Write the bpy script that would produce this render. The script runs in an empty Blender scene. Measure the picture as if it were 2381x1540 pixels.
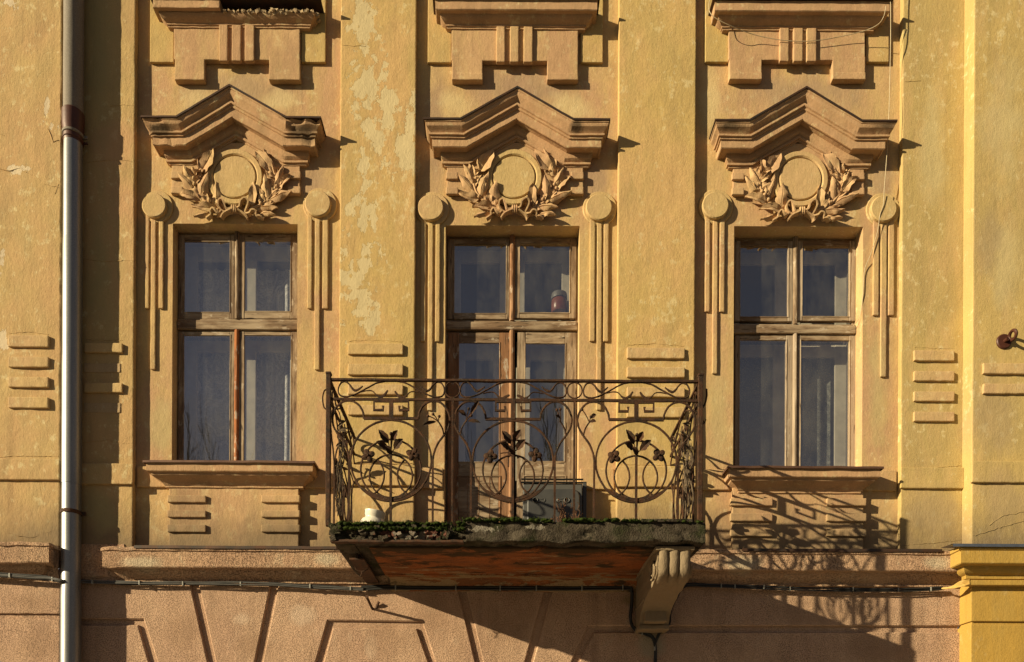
import bpy, bmesh, math, random
from mathutils import Vector, Matrix, noise

# ------------------------------------------------------------------ units
# The facade was measured in "survey pixels": 264 of them to the metre on the wall plane.
S = 1.0 / 264.0
D = 1742.0                 # camera distance from the wall plane (6.6 m)
PX, PY = 1170.0, 1800.0    # foot of the camera on the wall plane
TH = 0.005                 # slight roll of the hand-held camera
EYE = 1.6
rad = math.radians

# ------------------------------------------------------------------ camera
sc = bpy.context.scene
col = sc.collection
cam_d = bpy.data.cameras.new("camera")
cam = bpy.data.objects.new("camera", cam_d)
col.objects.link(cam)
sc.camera = cam
cam_d.sensor_width = 36.0
cam_d.sensor_fit = 'HORIZONTAL'
cam_d.lens = 36.0 * D / 2381.0
cam_d.clip_start = 0.05
cam_d.clip_end = 2000
ct, st = math.cos(TH), math.sin(TH)
ox, oy = 1190.5 - PX, PY - 770.0
cam_d.shift_x = (ox * ct + oy * st) / 2381.0
cam_d.shift_y = (-ox * st + oy * ct) / 2381.0
cam.matrix_world = Matrix(((ct, -st, 0, 0), (0, 0, -1, -D * S), (st, ct, 0, EYE), (0, 0, 0, 1)))

# ------------------------------------------------------------------ sky and sun
LX, LY, LZ = 2.1, 1.0, -0.76          # way the light travels
sun_el = math.atan2(-LZ, math.hypot(LX, LY))
wd = bpy.data.worlds.new("World")
sc.world = wd
wd.use_nodes = True
nt = wd.node_tree
nt.nodes.clear()
w_out = nt.nodes.new('ShaderNodeOutputWorld')
w_bg = nt.nodes.new('ShaderNodeBackground')
w_sky = nt.nodes.new('ShaderNodeTexSky')
w_sky.sky_type = 'NISHITA'
w_sky.sun_disc = False
w_sky.sun_elevation = sun_el
w_sky.sun_rotation = math.atan2(-LX, -LY)
w_sky.air_density = 0.35
w_sky.dust_density = 1.0
w_tc = nt.nodes.new('ShaderNodeTexCoord')
w_map = nt.nodes.new('ShaderNodeMapping')
w_map.inputs['Scale'].default_value = (2.4, 2.4, 6.0)
w_n = nt.nodes.new('ShaderNodeTexNoise')
w_n.inputs['Scale'].default_value = 2.2
w_n.inputs['Detail'].default_value = 7
w_n.inputs['Roughness'].default_value = 0.6
w_r = nt.nodes.new('ShaderNodeValToRGB')
w_r.color_ramp.elements[0].position = 0.38
w_r.color_ramp.elements[0].color = (0.38, 0.38, 0.38, 1)
w_r.color_ramp.elements[1].position = 0.78
w_mix = nt.nodes.new('ShaderNodeMixRGB')
w_mix.inputs['Color2'].default_value = (2.3, 2.1, 2.0, 1)
nt.links.new(w_tc.outputs['Generated'], w_map.inputs['Vector'])
nt.links.new(w_map.outputs['Vector'], w_n.inputs['Vector'])
w_sep = nt.nodes.new('ShaderNodeSeparateXYZ')
w_m1 = nt.nodes.new('ShaderNodeMath'); w_m1.operation = 'MULTIPLY_ADD'
w_m1.inputs[1].default_value = -1.7; w_m1.inputs[2].default_value = 0.72
w_m2 = nt.nodes.new('ShaderNodeMath'); w_m2.operation = 'ADD'
nt.links.new(w_tc.outputs['Generated'], w_sep.inputs[0])
nt.links.new(w_sep.outputs['Z'], w_m1.inputs[0])
nt.links.new(w_m1.outputs[0], w_m2.inputs[0])
nt.links.new(w_n.outputs['Fac'], w_m2.inputs[1])
nt.links.new(w_m2.outputs[0], w_r.inputs['Fac'])
nt.links.new(w_r.outputs['Color'], w_mix.inputs['Fac'])
nt.links.new(w_sky.outputs['Color'], w_mix.inputs['Color1'])
nt.links.new(w_mix.outputs['Color'], w_bg.inputs['Color'])
w_bg.inputs['Strength'].default_value = 0.05
nt.links.new(w_bg.outputs['Background'], w_out.inputs['Surface'])

sun_d = bpy.data.lights.new("sun", 'SUN')
sun_d.energy = 5.0
sun_d.angle = rad(0.5)
sun_d.color = (1.0, 0.85, 0.545)
sun = bpy.data.objects.new("sun", sun_d)
col.objects.link(sun)
sun.rotation_euler = Vector((LX, LY, LZ)).to_track_quat('-Z', 'Y').to_euler()
sun.location = (-20, -12, 12)

sc.view_settings.view_transform = 'Standard'
sc.view_settings.look = 'None'
sc.view_settings.exposure = 0.79
sc.view_settings.gamma = 1.0
sc.render.resolution_x = 1024
sc.render.resolution_y = 662

# ------------------------------------------------------------------ survey helpers
def DR(x, y):
    dx, dy = x - 1190.5, y - 770.0
    return x + TH * dy, y - TH * dx
def T(x, y, d=0.0):
    """photo point lying on a surface d in front of the wall -> true facade coordinates"""
    x, y = DR(x, y)
    k = 1.0 - d / D
    return PX + (x - PX) * k, PY + (y - PY) * k
def TR(x0, y0, x1, y1, d=0.0):
    cu, cv = T((x0 + x1) / 2, (y0 + y1) / 2, d)
    k = 1.0 - d / D
    return cu - (x1 - x0) / 2 * k, cv - (y1 - y0) / 2 * k, cu + (x1 - x0) / 2 * k, cv + (y1 - y0) / 2 * k
def W(U, V, d):
    return Vector(((U - PX) * S, -d * S, EYE + (PY - V) * S))
GROUND_V = PY + EYE / S

# ------------------------------------------------------------------ objects
ORG = {}
def link_mesh(name, bm, mats, parent=None, smooth=35, outward=False, origin=None):
    """bm holds (U, V, d) coordinates; makes one mesh object with its own origin"""
    for v in bm.verts:
        v.co = W(v.co.x, v.co.y, v.co.z)
    bmesh.ops.recalc_face_normals(bm, faces=bm.faces)
    if outward:
        bm.normal_update()
        for f in bm.faces:
            if f.normal.y > 0: f.normal_flip()
    lo = Vector((min(v.co.x for v in bm.verts), min(v.co.y for v in bm.verts), min(v.co.z for v in bm.verts)))
    hi = Vector((max(v.co.x for v in bm.verts), max(v.co.y for v in bm.verts), max(v.co.z for v in bm.verts)))
    c = Vector(((lo.x + hi.x) / 2, (lo.y + hi.y) / 2, lo.z)) if origin is None else origin
    for v in bm.verts:
        v.co -= c
    me = bpy.data.meshes.new(name)
    bm.to_mesh(me)
    bm.free()
    for p in me.polygons:
        p.use_smooth = smooth is not None
    if smooth is not None:
        me.set_sharp_from_angle(angle=rad(smooth))
    if not isinstance(mats, (list, tuple)):
        mats = [mats]
    for m in mats:
        me.materials.append(m)
    o = bpy.data.objects.new(name, me)
    col.objects.link(o)
    if parent is not None:
        o.parent = parent
        o.location = c - ORG[parent.name]
    else:
        o.location = c
    ORG[o.name] = c
    return o
def empty(name, loc, parent=None):
    o = bpy.data.objects.new(name, None)
    o.empty_display_size = 0.2
    col.objects.link(o)
    loc = Vector(loc)
    if parent is not None:
        o.parent = parent
        o.location = loc - ORG[parent.name]
    else:
        o.location = loc
    ORG[o.name] = loc
    return o
def tag(o, label=None, cat=None, group=None, kind=None):
    if label: o['label'] = label
    if cat: o['category'] = cat
    if group: o['group'] = group
    if kind: o['kind'] = kind
    return o

# ------------------------------------------------------------------ mesh helpers, all in (U, V, d)
def nz(p, f, seed=0.0):
    return noise.noise_vector(Vector((p[0] * f + seed * 7.3, p[1] * f - seed * 3.1, p[2] * f + seed)))
def axis(a, b, r, cell):
    L = b - a
    r = min(r, L * 0.45)
    n = max(1, int(round((L - 2 * r) / cell)))
    mid = [a + r + (L - 2 * r) * i / n for i in range(n + 1)]
    g = min(1.2, (mid[1] - mid[0]) * 0.4)
    return [a, mid[0], mid[0] + g] + mid[1:-1] + [mid[-1] - g, mid[-1], b]
def rbox(bm, U0, U1, V0, V1, d0, d1, r=1.5, cell=7.0, amp=0.35, freq=0.06, seed=0.0, fn=None, mi=0):
    if U1 < U0: U0, U1 = U1, U0
    if V1 < V0: V0, V1 = V1, V0
    if d1 < d0: d0, d1 = d1, d0
    r = min(r, (U1 - U0) * .45, (V1 - V0) * .45, (d1 - d0) * .45)
    A = axis(U0, U1, r, cell); B = axis(V0, V1, r, cell); C = axis(d0, d1, r, max(cell, (d1 - d0) / 4))
    na, nb, nc = len(A) - 1, len(B) - 1, len(C) - 1
    vs = {}
    def g(i, j, k):
        key = (i, j, k)
        if key not in vs:
            p = Vector((A[i], B[j], C[k]))
            q = Vector((min(max(p.x, U0 + r), U1 - r), min(max(p.y, V0 + r), V1 - r), min(max(p.z, d0 + r), d1 - r)))
            dl = p - q
            if dl.length > r:
                p = q + dl.normalized() * r
            if amp:
                p = p + nz(p, freq, seed) * amp
            if fn:
                p = fn(p)
            vs[key] = bm.verts.new(p)
        return vs[key]
    def quad(a, b, c, d):
        try:
            f = bm.faces.new((a, b, c, d)); f.material_index = mi
        except ValueError:
            pass
    for i in range(na):
        for j in range(nb):
            quad(g(i, j, 0), g(i + 1, j, 0), g(i + 1, j + 1, 0), g(i, j + 1, 0))
            quad(g(i, j, nc), g(i + 1, j, nc), g(i + 1, j + 1, nc), g(i, j + 1, nc))
    for i in range(na):
        for k in range(nc):
            quad(g(i, 0, k), g(i + 1, 0, k), g(i + 1, 0, k + 1), g(i, 0, k + 1))
            quad(g(i, nb, k), g(i + 1, nb, k), g(i + 1, nb, k + 1), g(i, nb, k + 1))
    for j in range(nb):
        for k in range(nc):
            quad(g(0, j, k), g(0, j + 1, k), g(0, j + 1, k + 1), g(0, j, k + 1))
            quad(g(na, j, k), g(na, j + 1, k), g(na, j + 1, k + 1), g(na, j, k + 1))
def quadp(bm, pts, mi=0):
    f = bm.faces.new([bm.verts.new(p) for p in pts]); f.material_index = mi
    return f
def sweep(bm, path, prof, step=13.0, amp=0.5, freq=0.05, seed=0.0, ret_l=True, ret_r=True, mi=0, fn=None):
    """moulding with mitred corners; path: (U, V) left to right, prof: (d, n) from the wall over the front back to the wall"""
    path = [Vector(p) for p in path]
    ts = [(path[i + 1] - path[i]).normalized() for i in range(len(path) - 1)]
    nr = [Vector((-t.y, t.x)) for t in ts]
    secs = []
    dmin = min(d for d, n in prof)
    for i, p in enumerate(path):
        if i == 0:
            base = [(p + nr[0] * n - ts[0] * (d - dmin) if ret_l else p + nr[0] * n, d) for d, n in prof]
            if ret_l:
                secs.append([Vector((q.x, q.y, dmin)) for q, d in base])
        elif i == len(path) - 1:
            base = [(p + nr[-1] * n + ts[-1] * (d - dmin) if ret_r else p + nr[-1] * n, d) for d, n in prof]
        else:
            m = (nr[i - 1] + nr[i]) / (1 + nr[i - 1].dot(nr[i]))
            base = [(p + m * n, d) for d, n in prof]
        secs.append([Vector((q.x, q.y, d)) for q, d in base])
        if i == len(path) - 1 and ret_r:
            secs.append([Vector((q.x, q.y, dmin)) for q, d in base])
    full = []
    for a, b in zip(secs, secs[1:]):
        L = max((x - y).length for x, y in zip(a, b))
        n = max(1, int(L / step))
        for k in range(n):
            full.append([x.lerp(y, k / n) for x, y in zip(a, b)])
    full.append(secs[-1])
    rows = []
    for s in full:
        row = []
        for q in s:
            qq = q + nz(q, freq, seed) * amp if amp else q
            if fn: qq = fn(qq)
            row.append(bm.verts.new(qq))
        rows.append(row)
    for a, b in zip(rows, rows[1:]):
        for j in range(len(a) - 1):
            f = bm.faces.new((a[j], b[j], b[j + 1], a[j + 1])); f.material_index = mi
def prism(bm, poly, d0, d1, bev=2.0, amp=0.0, mi=0):
    """extruded polygon with a chamfered front edge; poly: (U, V)"""
    pts = [Vector(p) for p in poly]
    n = len(pts)
    area = sum(pts[i].x * pts[(i + 1) % n].y - pts[(i + 1) % n].x * pts[i].y for i in range(n))
    if area < 0:
        pts.reverse()
    ins = []
    for i in range(n):
        t1 = (pts[i] - pts[i - 1]).normalized(); t2 = (pts[(i + 1) % n] - pts[i]).normalized()
        n1 = Vector((-t1.y, t1.x)); n2 = Vector((-t2.y, t2.x))
        ins.append(pts[i] + (n1 + n2) / (1 + n1.dot(n2)) * bev)
    a = [bm.verts.new((p.x, p.y, d0)) for p in pts]
    b = [bm.verts.new((p.x, p.y, d1 - bev)) for p in pts]
    c = [bm.verts.new((p.x, p.y, d1)) for p in ins]
    for i in range(n):
        j = (i + 1) % n
        for x, y in ((a, b), (b, c)):
            f = bm.faces.new((x[i], x[j], y[j], y[i])); f.material_index = mi
    f = bm.faces.new(c); f.material_index = mi
def disc(bm, cu, cv, r, d0, d1, bev=1.5, n=40, hole=None, amp=0.25, seed=0):
    rings = [(r, d0), (r, d1 - bev), (r - bev, d1)]
    if hole:
        rings += [(hole + bev, d1), (hole, d1 - bev), (hole, d0)]
    prev = None
    for rr, dd in rings:
        row = []
        for i in range(n):
            a = 2 * math.pi * i / n
            p = Vector((cu + rr * math.cos(a), cv + rr * math.sin(a), dd))
            row.append(bm.verts.new(p + nz(p, 0.05, seed) * amp))
        if prev:
            for i in range(n):
                bm.faces.new((prev[i], prev[(i + 1) % n], row[(i + 1) % n], row[i]))
        prev = row
    if not hole:
        bm.faces.new(prev)
def catmull(pts, n=6, closed=False):
    P = [Vector(p) for p in pts]
    out = []
    m = len(P)
    rng = range(m if closed else m - 1)
    for i in rng:
        p0 = P[(i - 1) % m] if (closed or i > 0) else P[0] * 2 - P[1]
        p1 = P[i]; p2 = P[(i + 1) % m]
        p3 = P[(i + 2) % m] if (closed or i + 2 < m) else P[-1] * 2 - P[-2]
        for k in range(n):
            t = k / n
            out.append(0.5 * ((2 * p1) + (p2 - p0) * t + (2 * p0 - 5 * p1 + 4 * p2 - p3) * t * t + (3 * p1 - p0 - 3 * p2 + p3) * t ** 3))
    if not closed:
        out.append(P[-1])
    return out
def tube(bm, pts, r, sides=6, closed=False, jit=0.0, seed=0, up=None, r2=None, cap=True, mi=0):
    """tube or flat bar along points; r (across) and r2 (along `up`) may be numbers or per-point lists"""
    P = [Vector(p) for p in pts]
    n = len(P)
    rows = []
    ref = Vector(up) if up is not None else None
    last = None
    for i, p in enumerate(P):
        if closed:
            t = P[(i + 1) % n] - P[i - 1]
        else:
            t = P[min(i + 1, n - 1)] - P[max(i - 1, 0)]
        if t.length < 1e-9: t = Vector((0, 0, 1))
        t.normalize()
        if ref is not None:
            s = t.cross(ref)
            if s.length < 1e-4: s = t.cross(Vector((1, 0, 0)))
            s.normalize(); u = s.cross(t)
        else:
            if last is None:
                s = t.cross(Vector((0.3, 0.2, 1)))
                if s.length < 1e-3: s = t.cross(Vector((1, 0, 0)))
            else:
                s = last - t * last.dot(t)
            s.normalize(); u = s.cross(t); last = s
        ra = r[i] if isinstance(r, (list, tuple)) else r
        rb = ra if r2 is None else (r2[i] if isinstance(r2, (list, tuple)) else r2)
        row = []
        for k in range(sides):
            a = 2 * math.pi * (k + 0.5) / sides
            f = 1.0
            if sides == 4: f = 1.414
            q = p + s * math.cos(a) * ra * f + u * math.sin(a) * rb * f
            if jit: q = q + nz(q, 0.35, seed) * jit
            row.append(bm.verts.new(q))
        rows.append(row)
    pairs = list(zip(rows, rows[1:]))
    if closed: pairs.append((rows[-1], rows[0]))
    for a, b in pairs:
        for k in range(sides):
            f = bm.faces.new((a[k], a[(k + 1) % sides], b[(k + 1) % sides], b[k])); f.material_index = mi
    if cap and not closed:
        f = bm.faces.new(rows[0]); f.material_index = mi
        f = bm.faces.new(rows[-1]); f.material_index = mi
def ball(bm, c, r, sc_=(1, 1, 1), seg=10, rings=6, jit=0.0, seed=0, ribs=0, rot=None, mi=0):
    c = Vector(c)
    rows = []
    for i in range(rings + 1):
        th = math.pi * i / rings
        row = []
        m = 1 if i in (0, rings) else seg
        for k in range(m):
            ph = 2 * math.pi * k / seg
            p = Vector((math.sin(th) * math.cos(ph), math.cos(th), math.sin(th) * math.sin(ph)))
            if ribs: p *= 1 + 0.10 * math.cos(ph * ribs)
            p = Vector((p.x * r * sc_[0], p.y * r * sc_[1], p.z * r * sc_[2]))
            if rot is not None: p = rot @ p
            q = c + p
            if jit: q = q + nz(q, 0.12, seed) * jit
            row.append(bm.verts.new(q))
        rows.append(row)
    for a, b in zip(rows, rows[1:]):
        for k in range(seg):
            if len(a) == 1: f = bm.faces.new((a[0], b[(k + 1) % seg], b[k]))
            elif len(b) == 1: f = bm.faces.new((a[k], a[(k + 1) % seg], b[0]))
            else: f = bm.faces.new((a[k], a[(k + 1) % seg], b[(k + 1) % seg], b[k]))
            f.material_index = mi
def rock(bm, c, r, rn, mi=0):
    c = Vector(c)
    ds = []
    for x in (-1, 1):
        for y in (-1, 1):
            for z in (-1, 1):
                ds.append(Vector((x * rn.uniform(.5, 1.15), y * rn.uniform(.4, .95), z * rn.uniform(.5, 1.0))) * r)
    q = Matrix.Rotation(rn.uniform(-.7, .7), 3, 'Z') @ Matrix.Rotation(rn.uniform(-.6, .6), 3, 'X')
    v = [bm.verts.new(c + q @ d) for d in ds]
    for f in ((0, 1, 3, 2), (4, 6, 7, 5), (0, 4, 5, 1), (2, 3, 7, 6), (0, 2, 6, 4), (1, 5, 7, 3)):
        g = bm.faces.new([v[i] for i in f]); g.material_index = mi
def lathe(bm, c, prof, n=28, ax=Vector((0, -1, 0)), mi=0):
    """prof: (radius, height along ax)"""
    ax = Vector(ax).normalized()
    s = ax.cross(Vector((0, 0, 1)))
    if s.length < 1e-3: s = ax.cross(Vector((1, 0, 0)))
    s.normalize(); u = ax.cross(s)
    c = Vector(c)
    prev = None
    for r, h in prof:
        row = [bm.verts.new(c + ax * h + (s * math.cos(2 * math.pi * i / n) + u * math.sin(2 * math.pi * i / n)) * max(r, 0.01)) for i in range(n)]
        if prev:
            for i in range(n):
                f = bm.faces.new((prev[i], prev[(i + 1) % n], row[(i + 1) % n], row[i])); f.material_index = mi
        prev = row
def leaf(bm, M, base, tip, w, n0, n1, arch=0.0, cup=0.0, thick=1.0, bend=0.0, jit=0.0, seed=0, fat=0.85, rows_n=9, wave=0.0):
    """curved leaf blade with thickness; M maps (a, h, n) to scene coordinates"""
    b = Vector(base); t = Vector(tip)
    ax = t - b; sd = Vector((-ax.y, ax.x)).normalized()
    top, bot = [], []
    rn = random.Random(seed)
    ph = rn.random() * 6
    for i in range(rows_n + 1):
        u = i / rows_n
        prof = max(0.03, math.sin(math.pi * u ** fat) ** 0.8)
        rt, rb = [], []
        for s in (-1, -0.55, -0.1, 0, 0.1, 0.55, 1):
            e = 1 + 0.10 * math.sin(u * 17 + ph + s) * (abs(s) > 0.9)
            p = b + ax * u + sd * (w / 2 * prof * s * e + bend * math.sin(math.pi * u))
            n = n0 + (n1 - n0) * u + arch * math.sin(math.pi * u) + cup * (s * s) * prof - (0.12 * abs(cup) + 0.3 * thick) * (abs(s) < 0.05) + wave * math.sin(u * 9 + ph) * s
            q = Vector((p.x, p.y, n))
            if jit: q = q + nz(q, 0.09, seed) * jit
            rt.append(bm.verts.new(M(q.x, q.y, q.z)))
            rb.append(bm.verts.new(M(q.x, q.y, q.z - thick * (1 - abs(s) * 0.6))))
        top.append(rt); bot.append(rb)
    m = len(top[0])
    for i in range(rows_n):
        for j in range(m - 1):
            bm.faces.new((top[i][j], top[i + 1][j], top[i + 1][j + 1], top[i][j + 1]))
            bm.faces.new((bot[i][j], bot[i][j + 1], bot[i + 1][j + 1], bot[i + 1][j]))
        bm.faces.new((top[i][0], bot[i][0], bot[i + 1][0], top[i + 1][0]))
        bm.faces.new((top[i][-1], top[i + 1][-1], bot[i + 1][-1], bot[i][-1]))
    for r_t, r_b in ((top[0], bot[0]), (top[-1], bot[-1])):
        for j in range(m - 1):
            bm.faces.new((r_t[j], r_t[j + 1], r_b[j + 1], r_b[j]))

# ------------------------------------------------------------------ materials
class N:
    def __init__(self, name):
        self.m = bpy.data.materials.new(name)
        self.m.use_nodes = True
        self.t = self.m.node_tree
        self.t.nodes.clear()
        self.out = self.t.nodes.new('ShaderNodeOutputMaterial')
        self.pos = self.t.nodes.new('ShaderNodeNewGeometry').outputs['Position']
    def node(self, k, **kw):
        n = self.t.nodes.new(k)
        for a, b in kw.items(): setattr(n, a, b)
        return n
    def put(self, sock, v):
        if isinstance(v, bpy.types.NodeSocket): self.t.links.new(v, sock)
        else: sock.default_value = v
    def noise(self, scale, detail=4, rough=0.55, vec=None, sc3=None, dist=0.0, off=0.0):
        n = self.node('ShaderNodeTexNoise')
        n.inputs['Scale'].default_value = scale
        n.inputs['Detail'].default_value = detail
        n.inputs['Roughness'].default_value = rough
        n.inputs['Distortion'].default_value = dist
        mp = self.node('ShaderNodeMapping')
        mp.inputs['Scale'].default_value = sc3 or (1, 1, 1)
        mp.inputs['Location'].default_value = (off, off * 1.7, off * 0.6)
        self.put(mp.inputs['Vector'], vec or self.pos)
        self.t.links.new(mp.outputs['Vector'], n.inputs['Vector'])
        return n.outputs['Fac']
    def ramp(self, f, a, b):
        n = self.node('ShaderNodeMapRange')
        n.inputs['From Min'].default_value = a; n.inputs['From Max'].default_value = b
        self.put(n.inputs['Value'], f)
        return n.outputs['Result']
    def math(self, op, a, b=0.0, clamp=False):
        n = self.node('ShaderNodeMath', operation=op, use_clamp=clamp)
        self.put(n.inputs[0], a); self.put(n.inputs[1], b)
        return n.outputs[0]
    def mix(self, f, a, b, mode='MIX'):
        n = self.node('ShaderNodeMixRGB', blend_type=mode)
        for s, v in zip(n.inputs, (f, a, b)):
            if isinstance(v, tuple) and len(v) == 3: v = (*v, 1)
            self.put(s, v)
        return n.outputs[0]
    def bump(self, h, strength, dist=0.01, nrm=None):
        n = self.node('ShaderNodeBump')
        n.inputs['Strength'].default_value = strength
        n.inputs['Distance'].default_value = dist
        self.put(n.inputs['Height'], h)
        if nrm is not None: self.put(n.inputs['Normal'], nrm)
        return n.outputs['Normal']
    def bsdf(self, colr, rough=0.9, metal=0.0, nrm=None, spec=0.3):
        n = self.node('ShaderNodeBsdfPrincipled')
        if isinstance(colr, tuple) and len(colr) == 3: colr = (*colr, 1)
        self.put(n.inputs['Base Color'], colr)
        self.put(n.inputs['Roughness'], rough)
        self.put(n.inputs['Metallic'], metal)
        self.put(n.inputs['Specular IOR Level'], spec)
        if nrm is not None: self.put(n.inputs['Normal'], nrm)
        self.t.links.new(n.outputs['BSDF'], self.out.inputs['Surface'])
        return n
def blobmask(n, blobs, amp=2.3, nscale=10.0, thr=0.42, off=0.0, width=0.04):
    """irregular patches of fixed place: ellipses (photo x, y, rx, ry on depth d) torn by noise"""
    acc = None
    for (x, y, rx, ry, d) in blobs:
        U, V = T(x, y, d)
        c = W(U, V, d)
        sub = n.node('ShaderNodeVectorMath', operation='SUBTRACT')
        n.put(sub.inputs[0], n.pos); sub.inputs[1].default_value = c
        mul = n.node('ShaderNodeVectorMath', operation='MULTIPLY')
        n.put(mul.inputs[0], sub.outputs[0]); mul.inputs[1].default_value = (1 / (rx * S), 2.0, 1 / (ry * S))
        ln = n.node('ShaderNodeVectorMath', operation='LENGTH')
        n.put(ln.inputs[0], mul.outputs[0])
        v = n.math('SUBTRACT', 1.0, ln.outputs['Value'])
        acc = v if acc is None else n.math('MAXIMUM', acc, v)
    nf = n.noise(nscale, 8, 0.62, off=off, sc3=(1, 1, 0.75))
    tot = n.math('ADD', acc, n.math('MULTIPLY', n.math('SUBTRACT', nf, 0.5), amp * 2))
    return n.ramp(tot, thr, thr + width)
def stucco(name, c1, c2, c3, grain=1.0, fleck=(0.62, 0.52, 0.30), fleck_amt=0.5, dirt=(0.24, 0.155, 0.095), dirt_amt=0.35,
           peel=None, peel_col=(0.58, 0.465, 0.265), stain=None, pits=0.0, off=0.0, fleck_thr=0.63, foot=True):
    n = N(name)
    big = n.noise(1.15, 6, 0.66, off=off, sc3=(1, 1, 0.7))
    c = n.mix(n.ramp(big, 0.42, 0.58), c1, c2)
    stk = n.noise(3.2, 6, 0.62, sc3=(2.2, 2.2, 0.55), off=off + 3)
    c = n.mix(n.math('MULTIPLY', n.ramp(stk, 0.47, 0.70), 0.75), c, c3)
    dn = n.noise(1.7, 7, 0.65, sc3=(1.6, 1.6, 0.8), off=off + 9)
    c = n.mix(n.math('MULTIPLY', n.ramp(dn, 0.52, 0.78), dirt_amt), c, dirt)
    rs = n.noise(1.0, 5, 0.6, sc3=(13, 13, 0.45), off=off + 50)
    rb = n.noise(1.4, 3, 0.5, off=off + 55)
    c = n.mix(n.math('MULTIPLY', n.math('MULTIPLY', n.ramp(rs, 0.52, 0.72), n.ramp(rb, 0.42, 0.62)), 0.58), c, tuple(v * 0.62 for v in c2))
    fl = n.noise(14, 7, 0.7, off=off + 5, sc3=(1, 1, 0.8))
    flb = n.noise(1.3, 3, 0.5, off=off + 21)
    flm = n.math('MULTIPLY', n.ramp(n.math('ADD', fl, n.math('MULTIPLY', flb, 0.25)), fleck_thr + 0.07, fleck_thr + 0.15), fleck_amt)
    c = n.mix(flm, c, fleck)
    fine = n.noise(75, 3, 0.6, off=off + 2)
    c = n.mix(1.0, c, n.mix(n.ramp(fine, 0.25, 0.75), (0.90, 0.895, 0.885), (1.09, 1.09, 1.09)), 'MULTIPLY')
    h = n.math('ADD', n.math('MULTIPLY', n.noise(120, 3, 0.6, off=off, sc3=(1, 1, 0.6)), 0.30), n.math('MULTIPLY', n.noise(34, 5, 0.6, off=off + 4, sc3=(1.3, 1, 0.6)), 0.45))
    h = n.math('ADD', h, n.math('MULTIPLY', n.noise(5, 3, 0.5, off=off + 8), 1.6))
    if pits:
        pv = n.noise(120, 2, 0.5, off=off + 15)
        pm = n.ramp(pv, 0.38, 0.47)
        pm2 = n.math('MULTIPLY', n.math('SUBTRACT', 1.0, pm), n.ramp(n.noise(2.2, 4, 0.6, off=off + 61), 0.30, 0.62))
        c = n.mix(n.math('MULTIPLY', pm2, 0.7), c, (0.09, 0.055, 0.035))
        h = n.math('ADD', h, n.math('MULTIPLY', pm, 0.7 * pits))
    if foot:
        sx = n.node('ShaderNodeSeparateXYZ'); n.put(sx.inputs[0], n.pos)
        zz = n.math('ADD', sx.outputs['Z'], n.math('MULTIPLY', n.math('SUBTRACT', n.noise(2.6, 6, 0.65, off=off + 33, sc3=(1, 1, 0.6)), 0.5), 0.9))
        c = n.mix(n.math('MULTIPLY', n.ramp(zz, 4.02, 3.62), 0.85), c, (0.185, 0.135, 0.085))
    if peel:
        pk = blobmask(n, peel, off=off)
        pc = n.mix(n.noise(7, 5, 0.6, off=off + 30), peel_col, tuple(v * 0.86 for v in peel_col))
        c = n.mix(pk, c, pc)
        h = n.math('SUBTRACT', h, n.math('MULTIPLY', pk, 0.55))
    if stain:
        for blobs, colr, amt in stain:
            sm = blobmask(n, blobs, amp=1.1, nscale=3.6, thr=0.05, off=off + 40, width=0.6)
            # soft edged
            c = n.mix(n.math('MULTIPLY', sm, amt), c, colr)
    n.bsdf(c, 0.95, 0, n.bump(h, 0.75 * grain, 0.008), spec=0.12)
    return n.m
# yellow ochre render, pink render and the fresh shop paint
def rng_blobs(seed, n, x0, x1, y0, y1, d, r0, r1, tall=1.6):
    rn = random.Random(seed)
    return [(rn.uniform(x0, x1), rn.uniform(y0, y1), rn.uniform(r0, r1), rn.uniform(r0, r1) * tall, d) for _ in range(n)]
OCH1, OCH2, OCH3 = (0.48, 0.34, 0.135), (0.515, 0.338, 0.155), (0.42, 0.31, 0.13)
M_wall = stucco("ochre_pink_render", (0.51, 0.35, 0.165), (0.46, 0.285, 0.16), (0.47, 0.345, 0.15), off=1, grain=1.0, dirt_amt=0.45, fleck_amt=0.5,
    stain=[([(560, 205, 190, 60, 0), (1200, 205, 190, 60, 0), (1860, 210, 200, 60, 0), (730, 430, 50, 70, 0), (1380, 420, 50, 60, 0), (2050, 420, 40, 80, 0), (1010, 300, 30, 200, 0)], (0.33, 0.225, 0.15), 0.65),
           ([(470, 235, 60, 40, 0), (1320, 250, 80, 40, 0), (1650, 230, 30, 90, 0), (1060, 240, 50, 40, 0), (650, 235, 60, 30, 0)], (0.60, 0.47, 0.25), 0.6),
           ([(375, 1000, 40, 90, 0), (720, 980, 30, 120, 0), (1670, 950, 30, 120, 0), (2040, 900, 30, 160, 0)], (0.42, 0.34, 0.17), 0.6)])
M_pil = stucco("ochre_render", OCH1, OCH2, OCH3, off=4, grain=1.0,
    peel=[(848, 60, 40, 100, 16), (850, 190, 62, 120, 16), (872, 300, 50, 90, 16), (850, 400, 30, 60, 16), (842, 505, 50, 70, 16), (834, 640, 66, 110, 16), (848, 715, 50, 70, 16), (945, 345, 40, 70, 16), (960, 270, 20, 60, 16), (905, 250, 30, 60, 16)])
M_pil_left = stucco("stained_ochre_render", (0.44, 0.31, 0.14), (0.46, 0.30, 0.145), (0.39, 0.29, 0.135), off=7, grain=1.15, dirt_amt=0.4,
    stain=[([(250, 330, 70, 60, 16), (290, 480, 50, 60, 16)], (0.50, 0.29, 0.16), 0.6), ([(225, 120, 50, 240, 16), (230, 620, 40, 160, 16), (240, 1180, 60, 80, 16)], (0.33, 0.27, 0.13), 0.7)], fleck_amt=0.6)
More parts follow.
